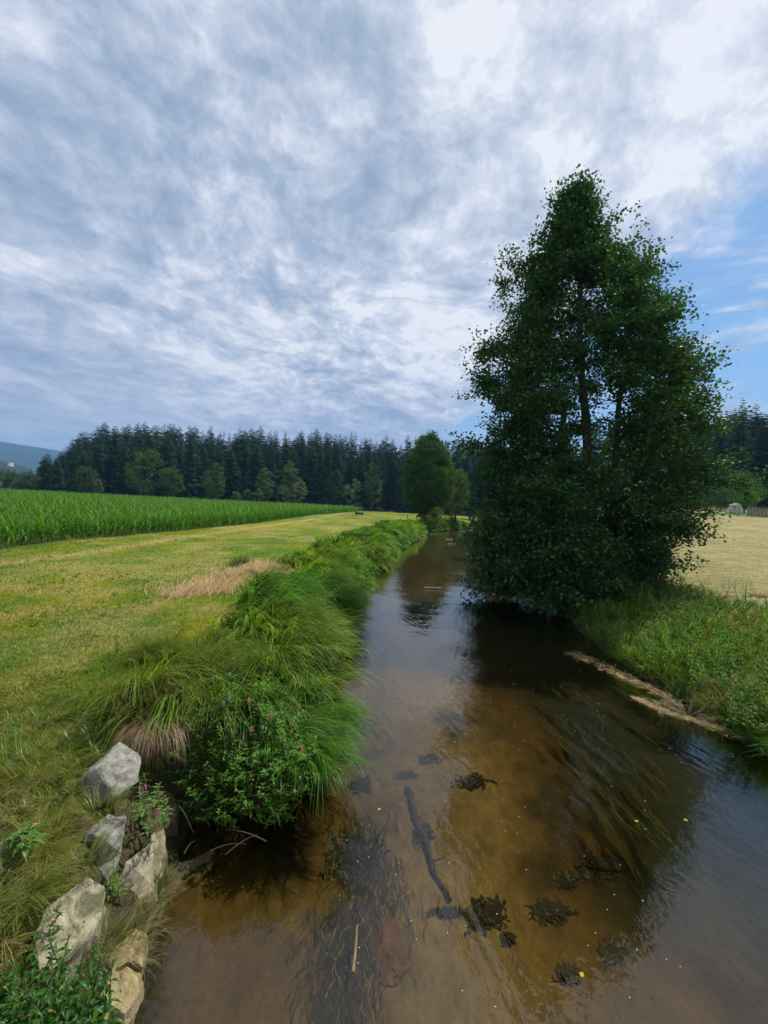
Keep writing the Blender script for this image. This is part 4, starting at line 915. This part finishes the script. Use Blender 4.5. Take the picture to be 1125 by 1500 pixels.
# overhang soil under the sedge end
# dead roots and twigs in the dark hollow
for k, (a_, b_) in enumerate([((330, 1252, 0.04), (378, 1222, 0.16)), ((262, 1180, 0.35), (283, 1220, 0.14)), ((308, 1246, 0.05), (360, 1236, 0.05)), ((270, 1250, 0.1), (286, 1232, 0.18)), ((390, 1232, 0.05), (330, 1215, 0.2))]):
    A_, B_ = at_z(*a_), at_z(*b_); t = np.linspace(0, 1, 6)[:, None]; P = A_*(1-t)+B_*t; P[:, 2] += 0.03*np.sin(np.pi*t[:, 0])
    mb = MB(); V_, Q_ = tube(P-A_, 0.006*(1-0.7*t[:, 0]), 5); mb.add(V_, Q_); o_s = mb.build('dead_twig', PALEWOOD, None, True); o_s.location = A_
    tag(o_s, ['upper of two long pale twigs crossing over the dark hollow', 'short dead twig hanging beside the mossy block', 'lower of two long pale twigs crossing over the dark hollow', 'small pale twig next to the flat wet slab', 'dark twig under the middle of the knotweed'][k], 'twig', 'dead twigs in the hollow under the bank')

# ------------------------------------------------------------------ meadow grass, near rough grass
def blades_field(name, n, pxr, pyr, z, L0, L1, wk, label, cond, colf, seed, lean=0.25, bend=0.8, mat=BLADE, nseg=2, lk=1, ypow=1.0, kind='stuff', cat='grass', az=None, azs=9):
    r_ = np.random.default_rng(seed); px = r_.uniform(*pxr, n); py = pyr[0]+(pyr[1]-pyr[0])*r_.uniform(0, 1, n)**ypow
    P = ground_hit(px, py, z); x, y = P[:, 0], P[:, 1]; 
    if lk > 1: g0 = np.arange(n)//lk*lk; jd = 0.0022*np.hypot(x, y)+0.003; x = x[g0]+r_.normal(size=n)*jd; y = y[g0]+r_.normal(size=n)*jd; px = px[g0]; py = py[g0]
    zz_ = height(x, y); ok = cond(x, y, px, py); x, y, zz_, px, py = x[ok], y[ok], zz_[ok], px[ok], py[ok]; N = len(x)
    D = np.hypot(x, y); L_ = (L0+(L1-L0)*r_.random(N))
    if callable(wk): L_, Wd = wk(x, y, D, L_, r_)
    else: Wd = np.maximum(0.003, wk*D)*r_.uniform(0.7, 1.3, N)
    a_ = r_.uniform(0, 6.28, N) if az is None else az+azs*r_.normal(size=N)
    g0 = np.arange(N)//lk*lk; a_ = a_[g0]+(0.12*r_.normal(size=N) if lk > 1 else 0); L_ = L_[g0]*(r_.uniform(0.8, 1.15, N) if lk > 1 else 1)
    V_, Q_, tt = ribbons(np.stack([x, y, zz_-0.005], 1), a_, lean+(0.3*np.abs(r_.normal(size=N)))[g0], bend+(0.4*r_.normal(size=N))[g0]+0.06*r_.normal(size=N), L_, Wd, nseg, None, 1.0, 0.95, 0.6)
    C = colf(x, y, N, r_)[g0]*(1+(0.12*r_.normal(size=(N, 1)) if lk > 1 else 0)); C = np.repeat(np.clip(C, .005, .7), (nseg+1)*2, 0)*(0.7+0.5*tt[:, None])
    mb = MB(); mb.add(V_, Q_, None, C); o_b = mb.build(name, mat); return tag(o_b, label, cat, None, kind)
def mcol(x, y, N, r_):
    d, pt = meadow_dry(x, y); n_ = fbm(x*0.9, y*0.7, 0, 41); n2_ = fbm(x*0.18, y*0.12, 0, 47)
    c = lerp((0.090, 0.20, 0.010), (0.215, 0.235, 0.013), sm(n_*0.5+n2_*0.5, 0.35, 0.62)); dr_ = (r_.random(N) < 0.04+0.7*d)
    c = c*(1+0.2*r_.normal(size=(N, 1))); c[dr_] = np.array((0.36, 0.28, 0.12))*(1+0.25*r_.normal(size=(dr_.sum(), 1))); return c
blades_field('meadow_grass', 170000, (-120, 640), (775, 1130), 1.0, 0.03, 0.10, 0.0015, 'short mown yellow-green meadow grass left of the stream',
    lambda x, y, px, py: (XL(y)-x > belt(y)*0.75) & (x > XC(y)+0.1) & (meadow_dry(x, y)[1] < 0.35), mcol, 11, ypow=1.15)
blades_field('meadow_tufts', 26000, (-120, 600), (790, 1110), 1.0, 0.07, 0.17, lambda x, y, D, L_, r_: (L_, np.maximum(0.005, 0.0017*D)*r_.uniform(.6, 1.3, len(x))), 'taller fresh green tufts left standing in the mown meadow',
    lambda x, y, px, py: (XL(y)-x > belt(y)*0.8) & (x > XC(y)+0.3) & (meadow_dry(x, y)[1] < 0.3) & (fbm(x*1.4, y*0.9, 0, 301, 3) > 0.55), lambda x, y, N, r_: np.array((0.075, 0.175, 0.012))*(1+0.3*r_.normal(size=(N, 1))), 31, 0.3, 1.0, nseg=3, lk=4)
def rough_lw(x, y, D, L_, r_):
    k = 0.35+1.3*fbm(x*1.3, y*1.3, 0, 55, 2); tall_ = sm(-y, -5.6, -3.6)
    return L_*k*(0.45+0.75*tall_), np.full(len(x), 0.0065)*r_.uniform(.5, 1.3, len(x))
def rcol(x, y, N, r_):
    n_ = fbm(x*1.6, y*1.6, 0, 57, 3); c = lerp((0.085, 0.165, 0.014), (0.19, 0.20, 0.028), sm(n_, 0.4, 0.65))*(1+0.35*r_.normal(size=(N, 1)))
    d = r_.random(N) < 0.12+0.5*sm(fbm(x*2.1, y*2.1, 0, 59, 2), 0.5, 0.7); c[d] = np.array((0.34, 0.26, 0.12))*(1+0.25*r_.normal(size=(d.sum(), 1))); return c
blades_field('rough_grass', 46000, (-200, 160), (1010, 1640), 0.98, 0.12, 0.34, rough_lw, 'unmown rough grass with straw-coloured blades above the stones',
    lambda x, y, px, py: (((py < 1180) & (px < 150)) | (px < 118-0.36*(py-1180))) & ~((px > 100) & (py > 1100) & (py < 1180)) & (XL(y)-x > 0.3), rcol, 12, 0.3, 1.3, nseg=4, lk=4)
# thatch of dead grass between the stones
blades_field('dead_grass', 5000, (95, 215), (1165, 1420), 0.62, 0.06, 0.22, lambda x, y, D, L_, r_: (L_, np.full(len(x), 0.0035)), 'dead brown grass matted between the bank stones',
    lambda x, y, px, py: fbm(x*5, y*5, 0, 77, 2) > 0.52, lambda x, y, N, r_: np.array((0.26, 0.18, 0.09))*(1+0.25*r_.normal(size=(N, 1))), 13, 0.6, 1.5, DRY, 4)
# long fine dry bents leaning over the water at the lowest stones
for k, (px, py, n_) in enumerate([(195, 1355, 220), (170, 1390, 160)]):
    q = at_z(px, py, 0.3); tussock('bent_grass_tuft', (q[0], q[1], 0.22), 0.16, n_, 0.36, R(10), 0.7, 0.4, 1.1, (0.22, 0.19, 0.07), 0.003,
        ['fine dry bent grass arching over the water beside the long slab', 'dry bent grass growing over the sandy block'][k], 'grass tuft', DRY)

for k, (px, py, z_, L_, lb) in enumerate([(150, 1180, 0.9, 0.26, 'green grass tuft between the largest granite block and the bluish one'), (128, 1262, 0.85, 0.24, 'grass tuft hanging over the bluish granite block'),
    (118, 1120, 1.0, 0.24, 'grass tuft at the left corner of the largest granite block'), (38, 1312, 0.9, 0.28, 'grass tuft above the broad pale slab'), (150, 1372, 0.5, 0.24, 'grass tuft between the broad slab and the sandy block'), (228, 1300, 0.2, 0.2, 'small grass tuft beside the narrow mossy slab')]):
    q = at_z(px, py, z_); tussock('grass_tuft', (q[0], q[1], z_-0.03), 0.16, 260, L_, None, 0.8, 0.3, 1.4, (0.10, 0.16, 0.02), 0.006, lb, 'grass tuft', tipcol=(0.2, 0.2, 0.05))
# cut straw on the bank
pc = at_z(np.array([235, 440]), np.array([878, 832]), 1.0)
n = 9500; s = rng.beta(1.7, 1.2, n); q = rng.normal(size=n)*(0.30+0.85*s); dv = pc[1]-pc[0]; L_ = np.hypot(dv[0], dv[1]); ux, uy = dv[:2]/L_
x = pc[0][0]+dv[0]*s-uy*q; y = pc[0][1]+dv[1]*s+ux*q
V_, Q_, tt = ribbons(np.stack([x, y, height(x, y)+0.01+0.14*rng.random(n)*s*np.exp(-(q/0.6)**2)], 1), math.atan2(uy, ux)+np.repeat(0.7*rng.normal(size=n//5), 5)+0.15*rng.normal(size=n), 1.15, 0.35*rng.random(n), rng.uniform(0.15, 0.5, n), 0.018, 3, height)
dk = rng.random(n) < 0.8*np.exp(-((s-0.62)/0.2)**2)*np.exp(-((q+0.1)/0.8)**2)
C = vary((0.42, 0.29, 0.125), n, 0.42, 0.07); C[dk] = (0.10, 0.055, 0.03)
mb = MB(); mb.add(V_, Q_, None, np.repeat(C, 8, 0)); tag(mb.build('cut_straw', DRY), 'heap of cut straw and dead brown stalks lying at the top of the left bank', 'straw', None, 'stuff')
for k, (px, py, lb) in enumerate([(425, 836, 'pale dead sedge flopped at the right end of the cut straw'), (398, 846, 'bleached sedge lying on the brown middle of the cut straw')]):
    q = at_z(px, py, 1.0); tussock('dead_sedge_tussock', q[:2], 0.7, 900, 0.75, R(200), 0.6, 0.7, 0.9, (0.40, 0.32, 0.15), 0.012, lb, 'sedge tussock', DRY)
for k, (px, py) in enumerate([(345, 832), (358, 826)]):
    q = at_z(px, py, 1.0); tussock('sedge_tussock', q[:2], 0.3, 260, 0.45, R(180), 1.0, 0.1, 0.9, (0.06, 0.12, 0.02), 0.014, ['small dark green tuft standing alone at the left of the cut straw', 'low green tuft just behind the cut straw'][k], 'sedge tussock')

# ------------------------------------------------------------------ right bank
def rb_lw(x, y, D, L_, r_):
    k = 0.45+1.2*fbm(x*0.9, y*0.9, 0, 65, 2); return L_*k, np.maximum(0.010, 0.0016*D)*r_.uniform(.6, 1.3, len(x))
def rb_col(x, y, N, r_):
    n_ = fbm(x*0.8, y*0.8, 0, 67, 3); c = lerp((0.06, 0.18, 0.014), (0.17, 0.26, 0.018), sm(n_, 0.38, 0.66))*(1+0.35*r_.normal(size=(N, 1)))
    d = r_.random(N) < 0.05+0.4*sm(fbm(x*1.1, y*1.1, 0, 69, 2), 0.60, 0.75); c[d] = np.array((0.28, 0.22, 0.08))*(1+0.25*r_.normal(size=(d.sum(), 1))); return c
blades_field('right_bank_grass', 62000, (690, 1320), (805, 1160), 0.7, 0.25, 0.62, rb_lw, 'tall tangled green grass covering the right bank',
    lambda x, y, px, py: (x-XR(y) > 0.0) & (x-XR(y) < 4.6+0.6*fbm(x, y, 0, 3)) & (y < 30), rb_col, 21, 0.2, 1.2, nseg=4, lk=6)
# broad-leaved herbs among it
for k, (cxp, cyp, rp, n_, c_, lb) in enumerate([(905, 900, 42, 90, (0.055, 0.16, 0.015), 'leafy dark green herbs at the shaded tip of the right bank'),
    (985, 930, 50, 85, (0.08, 0.20, 0.02), 'leafy mid green herbs in the middle of the right bank'),
    (1050, 965, 46, 70, (0.10, 0.24, 0.015), 'bright yellow-green herbs lower on the right bank'),
    (1060, 908, 50, 50, (0.07, 0.15, 0.03), 'leafy herbs below the hay field edge'),
    (1110, 1010, 40, 50, (0.09, 0.16, 0.03), 'herbs above the dark water at the right edge')]):
    st = []
    for j in range(n_):
        a = rng.uniform(0, 6.28); r_ = math.sqrt(rng.random()); q = at_z(cxp+rp*r_*math.cos(a), cyp+rp*0.6*r_*math.sin(a), 0.7)
        g_ = float(height(q[0], q[1])); g_ = max(g_, 0.15); hgt = rng.uniform(0.35, 0.7); st.append(((q[0], q[1], g_), (q[0]+rng.normal()*0.1-0.08, q[1]+rng.normal()*0.1-0.08, g_+hgt)))
    herb('bank_herbs', st, 0.10, 0.3, c_, lb, 'herbs', 5, 0.4)
for k, (px, py, L_, cc, lb) in enumerate([(1085, 1005, 0.55, (0.25, 0.19, 0.09), 'brown withered tussock above the water at the right edge'), (1010, 1000, 0.45, (0.22, 0.18, 0.08), 'small withered tuft left of the brown tussock'),
    (1000, 905, 0.4, (0.27, 0.21, 0.10), 'pale dead tuft among the herbs on the right bank'), (1108, 900, 0.35, (0.30, 0.22, 0.07), 'orange-brown dry tuft below the hay field')]):
    q = at_z(px, py, 0.6); tussock('dry_grass_tuft', q[:2], 0.35, 420, L_, None, 0.6, 0.3, 1.5, cc, 0.007, lb, 'grass tuft', DRY)
# hay stubble and raked stalks
blades_field('hay_stubble', 60000, (880, 1300), (752, 870), 1.3, 0.04, 0.16, lambda x, y, D, L_, r_: (L_, np.maximum(0.01, 0.0009*D)*r_.uniform(.6, 1.3, len(x))), 'pale cut hay lying on the field right of the alder',
    lambda x, y, px, py: (x-XR(y) > 3.6) & (y < 66) & (y-0.25*x < 64), lambda x, y, N, r_: np.array((0.42, 0.35, 0.17))*(1+0.28*r_.normal(size=(N, 1))), 23, 1.1, 0.4, DRY, 2)

# ------------------------------------------------------------------ in and on the water
def path_px(pts, n, z): 
    p_ = np.array(pts, float); s = np.linspace(0, len(p_)-1, n); return at_z(np.interp(s, np.arange(len(p_)), p_[:, 0]), np.interp(s, np.arange(len(p_)), p_[:, 1]), z)
def flat_straws(P, az, L_, Wd, col, name, label, cat, mat, nseg=2, curl=0.15):
    N = len(P); t = np.linspace(0, 1, nseg+1); H = np.stack([np.cos(az), np.sin(az), 0*az], 1); Sd = np.stack([-np.sin(az), np.cos(az), 0*az], 1); cu = curl*rng.normal(size=N)
    ctr = P[:, None]+H[:, None]*((t-0.5)[None, :, None]*L_[:, None, None])+Sd[:, None]*((t-0.5)**2)[None, :, None]*(cu*L_*2)[:, None, None]
    wv = (np.array([0.5]+[1.0]*(nseg-1)+[0.35]))[None]*Wd[:, None]*0.5
    V_ = np.stack([ctr-Sd[:, None]*wv[..., None], ctr+Sd[:, None]*wv[..., None]], 2).reshape(-1, 3); b = (np.arange(N)*(nseg+1)*2)[:, None]+(np.arange(nseg)*2)[None]
    mb = MB(); mb.add(V_, np.stack([b, b+1, b+3, b+2], -1).reshape(-1, 4), None, np.repeat(col, (nseg+1)*2, 0)); return tag(mb.build(name, mat), label, cat, None, 'stuff')
A1 = [(832, 956), (868, 968), (905, 988), (950, 1006), (985, 1022)]; A2 = [(930, 1022), (975, 1044), (1030, 1060), (1075, 1072), (1118, 1092)]
Pa = path_px(A1, 60, 0.012); Pb = path_px(A2, 60, 0.012); pts = []; azs_ = []
for Pq, n_, spd in ((Pa, 620, 0.13), (Pb, 900, 0.055)):
    j = rng.integers(0, 59, n_); f = rng.random(n_)[:, None]; base = Pq[j]*(1-f)+Pq[j+1]*f; d = Pq[j+1]-Pq[j]; az_ = np.arctan2(d[:, 1], d[:, 0])
    off = rng.normal(size=n_)*spd; base = base+np.stack([-np.sin(az_)*off, np.cos(az_)*off, 0.02*rng.random(n_)], 1); pts.append(base); azs_.append(az_+0.6*rng.normal(size=n_))
q = at_z(rng.uniform(960, 1100, 900), rng.uniform(1005, 1085, 900), 0.01); pxq, pyq = to_px(q); okq = (pyq > 1000+0.45*(pxq-960)) & (pyq < 1035+0.42*(pxq-960)); q = q[okq]; pts.append(q); azs_.append(rng.uniform(0, 3.1, len(q)))
P = np.concatenate(pts); az_ = np.concatenate(azs_); P[:, 2] = np.maximum(P[:, 2], 0.006)
flat_straws(P, az_, rng.uniform(0.04, 0.26, len(P)), rng.uniform(0.004, 0.011, len(P)), vary((0.38, 0.28, 0.13), len(P), 0.5, 0.08), 'floating_reeds', 'raft of drifted dead reeds floating along the right bank', 'drifted reeds', DRY)
# streaming water weed
n = 1000; nb_ = 44; bu = rng.random(nb_); bv = rng.random(nb_); bun_y = 1005+bu*225; bun_x = 775+(bun_y-1010)*0.42+175*bv*(1-0.3*bu)
bi = rng.integers(0, nb_, n); c = at_z(bun_x[bi], bun_y[bi], -0.05)
c = c+np.stack([rng.normal(size=n)*0.035, rng.normal(size=n)*0.05, -0.10*rng.random(n)], 1)
fa = at_z(np.array([800]), np.array([1100]), 0)[0]; fb = at_z(np.array([910]), np.array([1235]), 0)[0]; flow = math.atan2(fb[1]-fa[1], fb[0]-fa[0])
L_ = rng.uniform(0.2, 0.75, n); cw = vary((0.005, 0.009, 0.003), n, 0.3, 0.1); br = rng.random(n) < 0.42; cw[br] = vary((0.075, 0.090, 0.020), br.sum(), 0.6, 0.10)
up_ = br; c[up_, 2] = -0.012
flat_straws(c, flow+0.07*rng.normal(size=n)+0.14*np.sin(bi*1.7)+0.10*np.sin(c[:, 0]*3), L_, rng.uniform(0.003, 0.006, n), cw, 'water_weed', 'long green water weed streaming below the surface on the right', 'water weed', BLADE, 6, 0.22)
# darker submerged weed streaks lower left of the channel
n = 1500; px = np.concatenate([rng.normal(500, 26, 700), rng.normal(560, 22, 400), rng.normal(525, 25, 400)]); py = np.concatenate([rng.uniform(1330, 1520, 700), rng.uniform(1250, 1420, 400), rng.uniform(1180, 1330, 400)])
c = at_z(px, py, -0.15); c[:, 2] = height(c[:, 0], c[:, 1])+0.015; dz_ = at_z(np.array([520]), np.array([1200]), -.1)[0]-at_z(np.array([500]), np.array([1420]), -.1)[0]
cw = vary((0.035, 0.032, 0.018), n, 0.3, 0.08); br = rng.random(n) < 0.05; cw[br] = (0.28, 0.22, 0.11)
flat_straws(c, math.atan2(dz_[1], dz_[0])+0.35*rng.normal(size=n), rng.uniform(0.06, 0.3, n), rng.uniform(0.003, 0.008, n), cw, 'sunken_weed', 'dark sunken weed and straw strands lying on the sandy bed', 'sunken weed', BLADE, 4, 0.3)
def bed_hit(px, py):
    P = at_z(px, py, -0.2)
    for _ in range(6): P = at_z(px, py, height(P[..., 0], P[..., 1]))
    return P
def lump(name, px, py, wpx, hpx, label, mat=None, thick=0.05, seed=0, cat='weed clump'):
    c = bed_hit(float(px), float(py)); r_ = np.random.default_rng(seed)
    if name == 'red_stone':
        Dn = np.linalg.norm(c-EYE); ax = wpx/2/F_PX*Dn; ay = hpx/2/F_PX*Dn*Dn/(EYE[2]+0.2); bm = bmesh.new(); bmesh.ops.create_icosphere(bm, subdivisions=4, radius=1)
        for v in bm.verts:
            d = v.co.copy(); n_ = float(fbm(d.x*1.6+3, d.y*1.6, d.z*1.6, 5, 3))-0.5; n2_ = float(fbm(d.x*6, d.y*6, d.z*6, 8, 3))-0.5
            v.co = Vector((d.x*ax, d.y*ay, d.z*0.06))*(1+0.9*n_+0.12*n2_)
        me = bpy.data.meshes.new(name); bm.to_mesh(me); bm.free(); o_l = obj(name, me, REDSTONE); o_l.location = (c[0], c[1], c[2]+0.0); return tag(o_l, label, cat)
    wpx *= 0.78; hpx *= 0.8; n = int(40+wpx*hpx*0.32); a = r_.uniform(0, 6.28, n); e_ = 0.15+1.35*fbm(np.cos(a)*2.6+seed*3.1, np.sin(a)*2.6, 0, seed, 4); rr_ = np.sqrt(r_.random(n))*e_+0.34*r_.normal(size=n)
    P = bed_hit(px+wpx/2*rr_*np.cos(a), py+hpx/2*rr_*np.sin(a)); P[:, 2] += 0.008+0.03*r_.random(n)*np.clip(1-rr_, 0, 1)
    az_ = R(70)+0.9*r_.normal(size=n); L_ = r_.uniform(0.03, 0.11, n); Wd = r_.uniform(0.012, 0.035, n)*0.9
    col = vary((0.020, 0.017, 0.008), n, 0.5, 0.1); dk_ = r_.random(n) < 0.05; col[dk_] = (0.10, 0.075, 0.03)
    o_l = flat_straws(P-c, az_, L_, Wd, col, name, label, cat, BLADE, 3, 0.5); o_l.location = c; del o_l['kind']; return o_l
for k, (px, py, a_, b_, lb) in enumerate([(692, 1147, 52, 26, 'dark weed clump at the left edge of the tree reflection'), (712, 1340, 62, 44, 'ragged black weed clump left of the wide one'),
    (808, 1338, 62, 34, 'wide soft black weed clump in the tree reflection'), (744, 1377, 16, 18, 'tiny dark clump below the ragged black one'), (832, 1290, 40, 24, 'dark clump above the wide soft black one'),
    (830, 1428, 36, 24, 'low dark clump near the tip of the tree reflection'), (905, 1395, 46, 40, 'dark clump near the right edge of the tree reflection'), (528, 1150, 40, 24, 'square dark weed patch on the pale sand'),
    (627, 1113, 38, 16, 'faint bluish weed patch on the pale sand upstream'), (594, 1136, 38, 12, 'thin dark weed streak above the sunken branch'), (522, 1262, 74, 80, 'large mottled leaf litter patch on the sand at the left'),
    (655, 1338, 54, 12, 'thin dark streak pointing at the ragged black clump'), (620, 1220, 26, 30, 'dark knot of weed caught on the sunken branch'), (945, 1360, 36, 30, 'small dark clump at the right rim of the reflection'),
    (880, 1270, 60, 40, 'dark weed bed below the streaming weed')]):
    lump('weed_clump', px, py, a_, b_, lb, ALGAE, 0.04, k+1)
lump('red_stone', 574, 1392, 36, 50, 'flat rusty red stone lying on the stream bed', REDSTONE, 0.03, 31, 'stone')
P = path_px([(596, 1158), (606, 1190), (622, 1228), (636, 1262), (658, 1308)], 14, -0.2); P[:, 2] = height(P[:, 0], P[:, 1])+0.03; P[:, 0] += 0.018*np.sin(np.arange(14)*1.1)+0.008*np.sin(np.arange(14)*2.3); P[:, 2] += 0.01*np.sin(np.arange(14))
mb = MB(); V_, Q_ = tube(P-P[0], np.linspace(0.042, 0.022, 14)*(1+0.25*np.sin(np.arange(14)*2.1)), 8); mb.add(V_, Q_)
for j, sg in ((4, 1), (6, -1), (9, 1)):
    t = np.linspace(0, 1, 4)[:, None]; V_, Q_ = tube((P[j]-P[0])+t*np.array([0.16*sg, 0.05, 0.03]), 0.012*(1-0.7*t[:, 0]), 5); mb.add(V_, Q_)
o_s = mb.build('sunken_branch', DARKWOOD, None, True); o_s.location = P[0]; tag(o_s, 'dark waterlogged branch lying on the pale sand mid stream', 'branch')
P = path_px([(523, 1355), (521, 1390), (517, 1425)], 6, -0.08); mb = MB(); V_, Q_ = tube(P-P[0], np.linspace(0.010, 0.014, 6), 6); mb.add(V_, Q_); o_s = mb.build('sunken_stick', PALEWOOD, None, True); o_s.location = P[0]
tag(o_s, 'straight brown stick under water left of the red stone', 'stick')
for k, (px, py, w_) in enumerate([(634, 862, 26), (634, 782, 11), (658, 790, 10), (661, 797, 12)]):
    q = at_z(px, py, 0.02); L_ = w_/F_PX*q[1]; mb = MB(); t = np.linspace(0, 1, 6)[:, None]; Pq = (t-0.5)*np.array([L_, 0.1, 0]); Pq[:, 2] += 0.02; V_, Q_ = tube(Pq, 0.03+0.0006*q[1], 6); mb.add(V_, Q_)
    o_s = mb.build('driftwood', PALEWOOD, None, True); o_s.location = q; tag(o_s, ['pale stick drifting where the sky is mirrored mid stream', 'pale driftwood against the left bank at the bend', 'upper of two pale sticks near the bend', 'lower of two pale sticks near the bend'][k], 'driftwood')
n = 75; px = np.concatenate([rng.uniform(480, 1000, 45), rng.uniform(640, 900, 30)]); py = np.concatenate([rng.uniform(980, 1490, 45), rng.uniform(960, 1100, 30)]); c = at_z(px, py, 0.004)
flat_straws(c, rng.uniform(0, 6.28, n), 0.006+0.0009*c[:, 1], 0.005+0.0008*c[:, 1], vary((0.75, 0.75, 0.7), n, 0.1, 0.02), 'floating_petals', 'tiny white petals scattered over the water surface', 'petals', PETAL, 2, 0)
for k, (px, py) in enumerate([(851, 1441-10), (930, 1203), (554, 1187), (1008, 1202)]):
    q = at_z(px, py, 0.006); mb = MB(); V_, T_ = leaves(np.array([[0.0, 0, 0.0]]), np.array([0.05]), 6.0, 0.8); V_[:, 2] = np.abs(V_[:, 2])*0.2; mb.add(V_, None, T_, (0.5, 0.40, 0.05))
    o_s = mb.build('fallen_leaf', HERB); o_s.location = q; tag(o_s, ['yellow leaf floating near the tip of the tree reflection', 'pale leaf floating at the right edge of the tree reflection', 'yellowish leaf floating over the pale sand', 'leaf floating on the blue water at the right'][k], 'leaf')

# ------------------------------------------------------------------ things in the fields
q = at_z(526, 754, 1.0); Y = q[1]; bx = empty('wooden_trough', (q[0], Y, float(height(q[0], Y))), 0.1); tag(bx, 'low pale wooden trough beside the track at the field end', 'trough')
wdm = 13/F_PX*Y
mb = MB(); box(mb, (0, 0, 0.52), (wdm, 0.9, 0.10)); mb.build('lid', PALEWOOD, bx)
mb = MB(); box(mb, (0, 0, 0.27), (wdm*0.93, 0.75, 0.38)); mb.build('body', BARK, bx)
for sg in (-1, 1):
    mb = MB(); box(mb, (sg*wdm*0.42, 0, 0.05), (0.18, 0.8, 0.14)); mb.build('foot', BARK, bx)
q = at_z(597, 760, 1.0); mb = MB(); t = np.linspace(0, 1, 4); V_, Q_ = tube(np.stack([0*t, 0*t, t*0.75], 1), [0.07, 0.065, 0.065, 0.02], 8); mb.add(V_, Q_); o_s = mb.build('marker_post', DARKWOOD, None, True); o_s.location = (q[0], q[1], float(height(q[0], q[1]))); tag(o_s, 'short dark post at the meadow edge before the bend tree', 'post')
# pale stone pile with a cap
gz = float(height(MONP[0], MY)); rp = empty('stone_pile', (MONP[0], MY, gz)); tag(rp, 'pale grey pile of upright stones on the green verge beyond the hay', 'stone pile')
def rock(c, s, seed, name, rz=0):
    bm = bmesh.new(); bmesh.ops.create_icosphere(bm, subdivisions=3, radius=1.0)
    for v in bm.verts:
        d = v.co.normalized(); k_ = 1.0/max(abs(d.x), abs(d.y), abs(d.z))**0.72; n_ = float(fbm(d.x*2+seed, d.y*2, d.z*2, seed, 3))-0.5
        v.co = Vector((d.x*s[0], d.y*s[1], d.z*s[2]))*k_*(1+0.28*n_)*0.82
    me = bpy.data.meshes.new(name); bm.to_mesh(me); bm.free(); o_r = obj(name, me, PALESTONE, rp); o_r.location = c; o_r.rotation_euler = (0, 0, rz); return o_r
rock((-0.62, 0, 0.55), (0.42, 0.5, 0.72), 1, 'upright_stone'); rock((0.05, 0.05, 0.6), (0.40, 0.5, 0.8), 2, 'upright_stone'); rock((0.66, 0, 0.55), (0.36, 0.5, 0.70), 3, 'upright_stone')
rock((0.0, 0, 1.32), (0.95, 0.55, 0.22), 4, 'cap_stone'); rock((0.02, 0, 1.58), (0.42, 0.4, 0.18), 5, 'cap_stone'); rock((-1.25, -0.1, 0.25), (0.34, 0.4, 0.35), 6, 'side_stone')
# timber retaining wall
wl_ = empty('retaining_wall', (float(at_y(1096, 757, 66)[0]), 66, 0)); tag(wl_, 'low dark timber retaining wall with grass on top at the right edge', 'wall')
wx0 = wl_.location.x; board = None; ym = 66.0
for k in range(34):
    x = 0.38*k; yy = -0.16*k; zt = float(height(wx0+x, 66+yy))
    if board is None:
        mb = MB(); t = np.linspace(0, 1, 3); V_, Q_ = tube(np.stack([0*t, 0*t, -0.3+t*1.55], 1), [0.19, 0.19, 0.17], 8); mb.add(V_, Q_); mb.add([(0, 0, 1.27)]+[tuple(v) for v in V_[-8:]], None, [(0, j+1, (j+1) % 8+1) for j in range(8)]); board = mb.mesh('palisade_log', False); board.materials.append(PALEWOOD)
    o_s = link(bpy.data.objects.new('palisade_log', board), wl_); o_s.location = (x, yy, zt+rng.normal()*0.04); o_s.rotation_euler = (0, 0, rng.uniform(0, 6))
